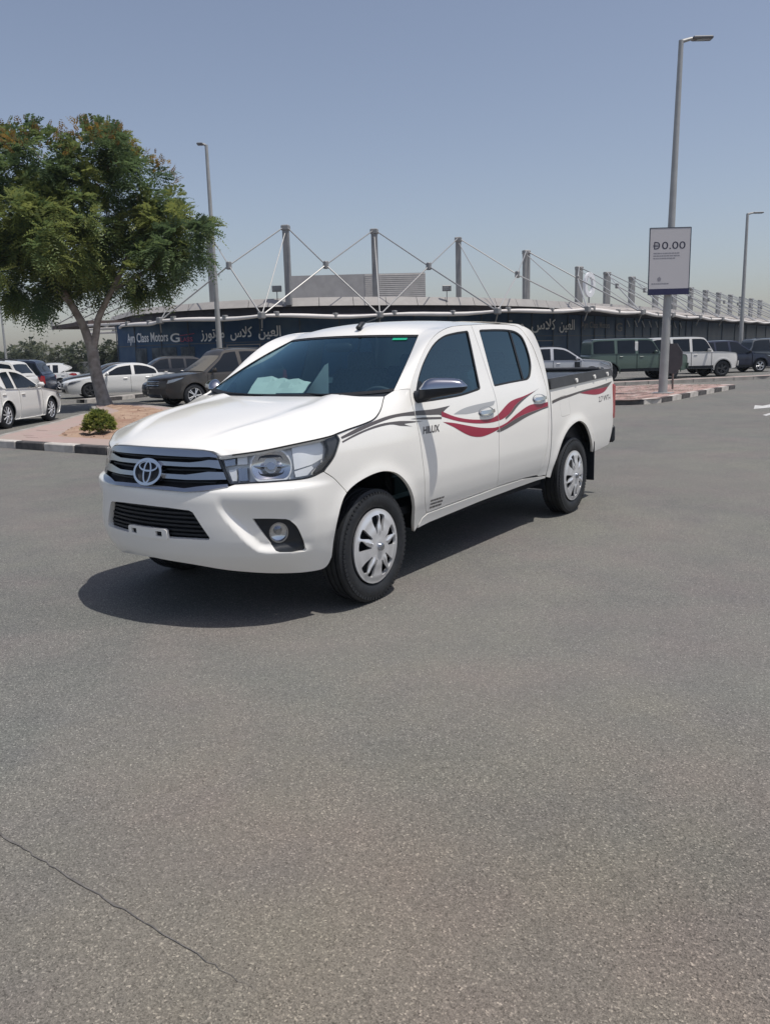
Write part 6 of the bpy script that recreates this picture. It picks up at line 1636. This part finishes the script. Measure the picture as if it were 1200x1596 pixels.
# local frame: x runs back from the nose, +y is the car's right-hand side when seen from behind... mirrored use below
h = D(31); make_car('white saloon parked beside the kerb at the left, seen from its tail', 'car', place((9.62, 15.1), (.90, .80), h, .9), h, wht, 4.3, 1.72, 1.47, 'sedan', rim='multi')
h = D(151); make_car('white saloon with black wheels and dark windows behind the tree trunk', 'car', place((17.75, 24.5), (.90, -.8), h, .9), h, paint('white_car_b', (.80, .80, .78)), 4.85, 1.85, 1.45, 'sedan', rim='dark')
h = D(163); make_car('dusty brown-black SUV parked nose out behind the pickup bonnet', 'SUV', place((14.75, 15.4), (.90, -.84), h, .95), h, paint('dusty_black', (.055, .048, .042), .5, 0., .3), 4.43, 1.80, 1.78, 'suv', trim='body', scale=.95, screen=mat('dusty_glass', (.17, .155, .13), .45))
h = D(150); make_car('black hatchback showing its nose between the white saloon and the dusty SUV', 'car', place((16.55, 19.4), (.2, .0), h, .9), h, paint('black_car', (.012, .013, .016)), 4.3, 1.78, 1.45, 'sedan')
h = LAT + PI; make_car('white SUV behind the white saloon, only its roof and rear showing', 'SUV', place((13.1, 21.65), (4.55, -.85), h, .92), h, paint('white_car_c', (.72, .71, .69)), 4.6, 1.85, 1.70, 'suv', trim='body')
h = LAT + PI + .1; make_car('navy SUV parked behind the white saloon windscreen', 'SUV', place((15.9, 24.5), (4.65, -.85), h, .92), h, paint('navy_car', (.012, .018, .04)), 4.7, 1.88, 1.72, 'suv')
h = D(138); make_car('white hatchback in the far row behind the navy SUV', 'car', place((22.6, 35.2), (2.0, -.8), h, .92), h, paint('white_car_d', (.70, .70, .69)), 4.2, 1.75, 1.50, 'sedan')
h = D(150); make_car('grey saloon in the far row left of the tree trunk', 'car', place((22.0, 30.6), (.9, -.8), h, .92), h, paint('grey_car', (.085, .085, .088), .3, .3), 4.6, 1.8, 1.46, 'sedan')
h = D(150); make_car('black SUV roof showing above the white saloon with black wheels', 'SUV', place((24.6, 29.0), (1.5, -.8), h, .92), h, paint('black_car_b', (.015, .016, .02)), 4.7, 1.85, 1.68, 'suv')
h = D(200); make_car('small silver car on show before the showroom glass', 'car', place((31.2, 34.9), (1.2, -.5), h, .92), h, paint('silver_car', (.40, .41, .43), .3, .4), 4.2, 1.75, 1.48, 'sedan')
h = LAT - D(4); evo = make_car('silver SUV with black door badge parked behind the pickup bed', 'SUV', place((30.15, 8.35), (.5, .8), h, .92), h, paint('silver_suv', (.52, .53, .55), .28, .3), 4.4, 1.88, 1.65, 'suv', trim='body', roofcol=M['black'])
h = LAT + D(4); dfn = make_car('olive green boxy SUV with a white roof pillar beside the lamp post', 'SUV', place((33.75, 6.55), (.86, .86), h, .87), h, paint('green_suv', (.075, .115, .095), .35), 4.75, 1.95, 1.95, 'boxy', rim='dark', roofcol=paint('dark_roof', (.06, .07, .07)))
h = LAT + D(8); make_car('white boxy off-road SUV with upright windows and round headlights', 'SUV', place((36.65, 5.1), (.86, .86), h, .89), h, paint('white_suv', (.66, .65, .63)), 4.6, 1.90, 1.95, 'boxy', rim='dark')
h = LAT + D(6); make_car('navy SUV with bright five spoke wheels right of the white off-roader', 'SUV', place((42.3, 4.6), (.90, .84), h, .96), h, paint('navy_suv', (.010, .016, .040)), 4.85, 1.95, 1.76, 'suv')
h = LAT + D(6); make_car('dark SUV with a pale bonnet at the far end of the parked row', 'SUV', place((50.5, 3.2), (.6, .84), h, .98), h, paint('grey_suv', (.10, .11, .12), .3, .3), 5.0, 1.98, 1.85, 'suv')

# the silver SUV's dark badge panel and the green SUV's white pillar panels
for sg in (1, -1):
    mb = MB(); mb.bbox(1.42, 1.66, *sorted((sg * .925, sg * .945)), .66, .98, .006); mb.build('door_badge', M['black'], evo)
    mb = MB(); mb.bbox(2.47, 2.62, *sorted((sg * .88, sg * .915)), 1.24, 1.80, .008); q = mb.build('roof_pillar', M['white_old'], dfn)
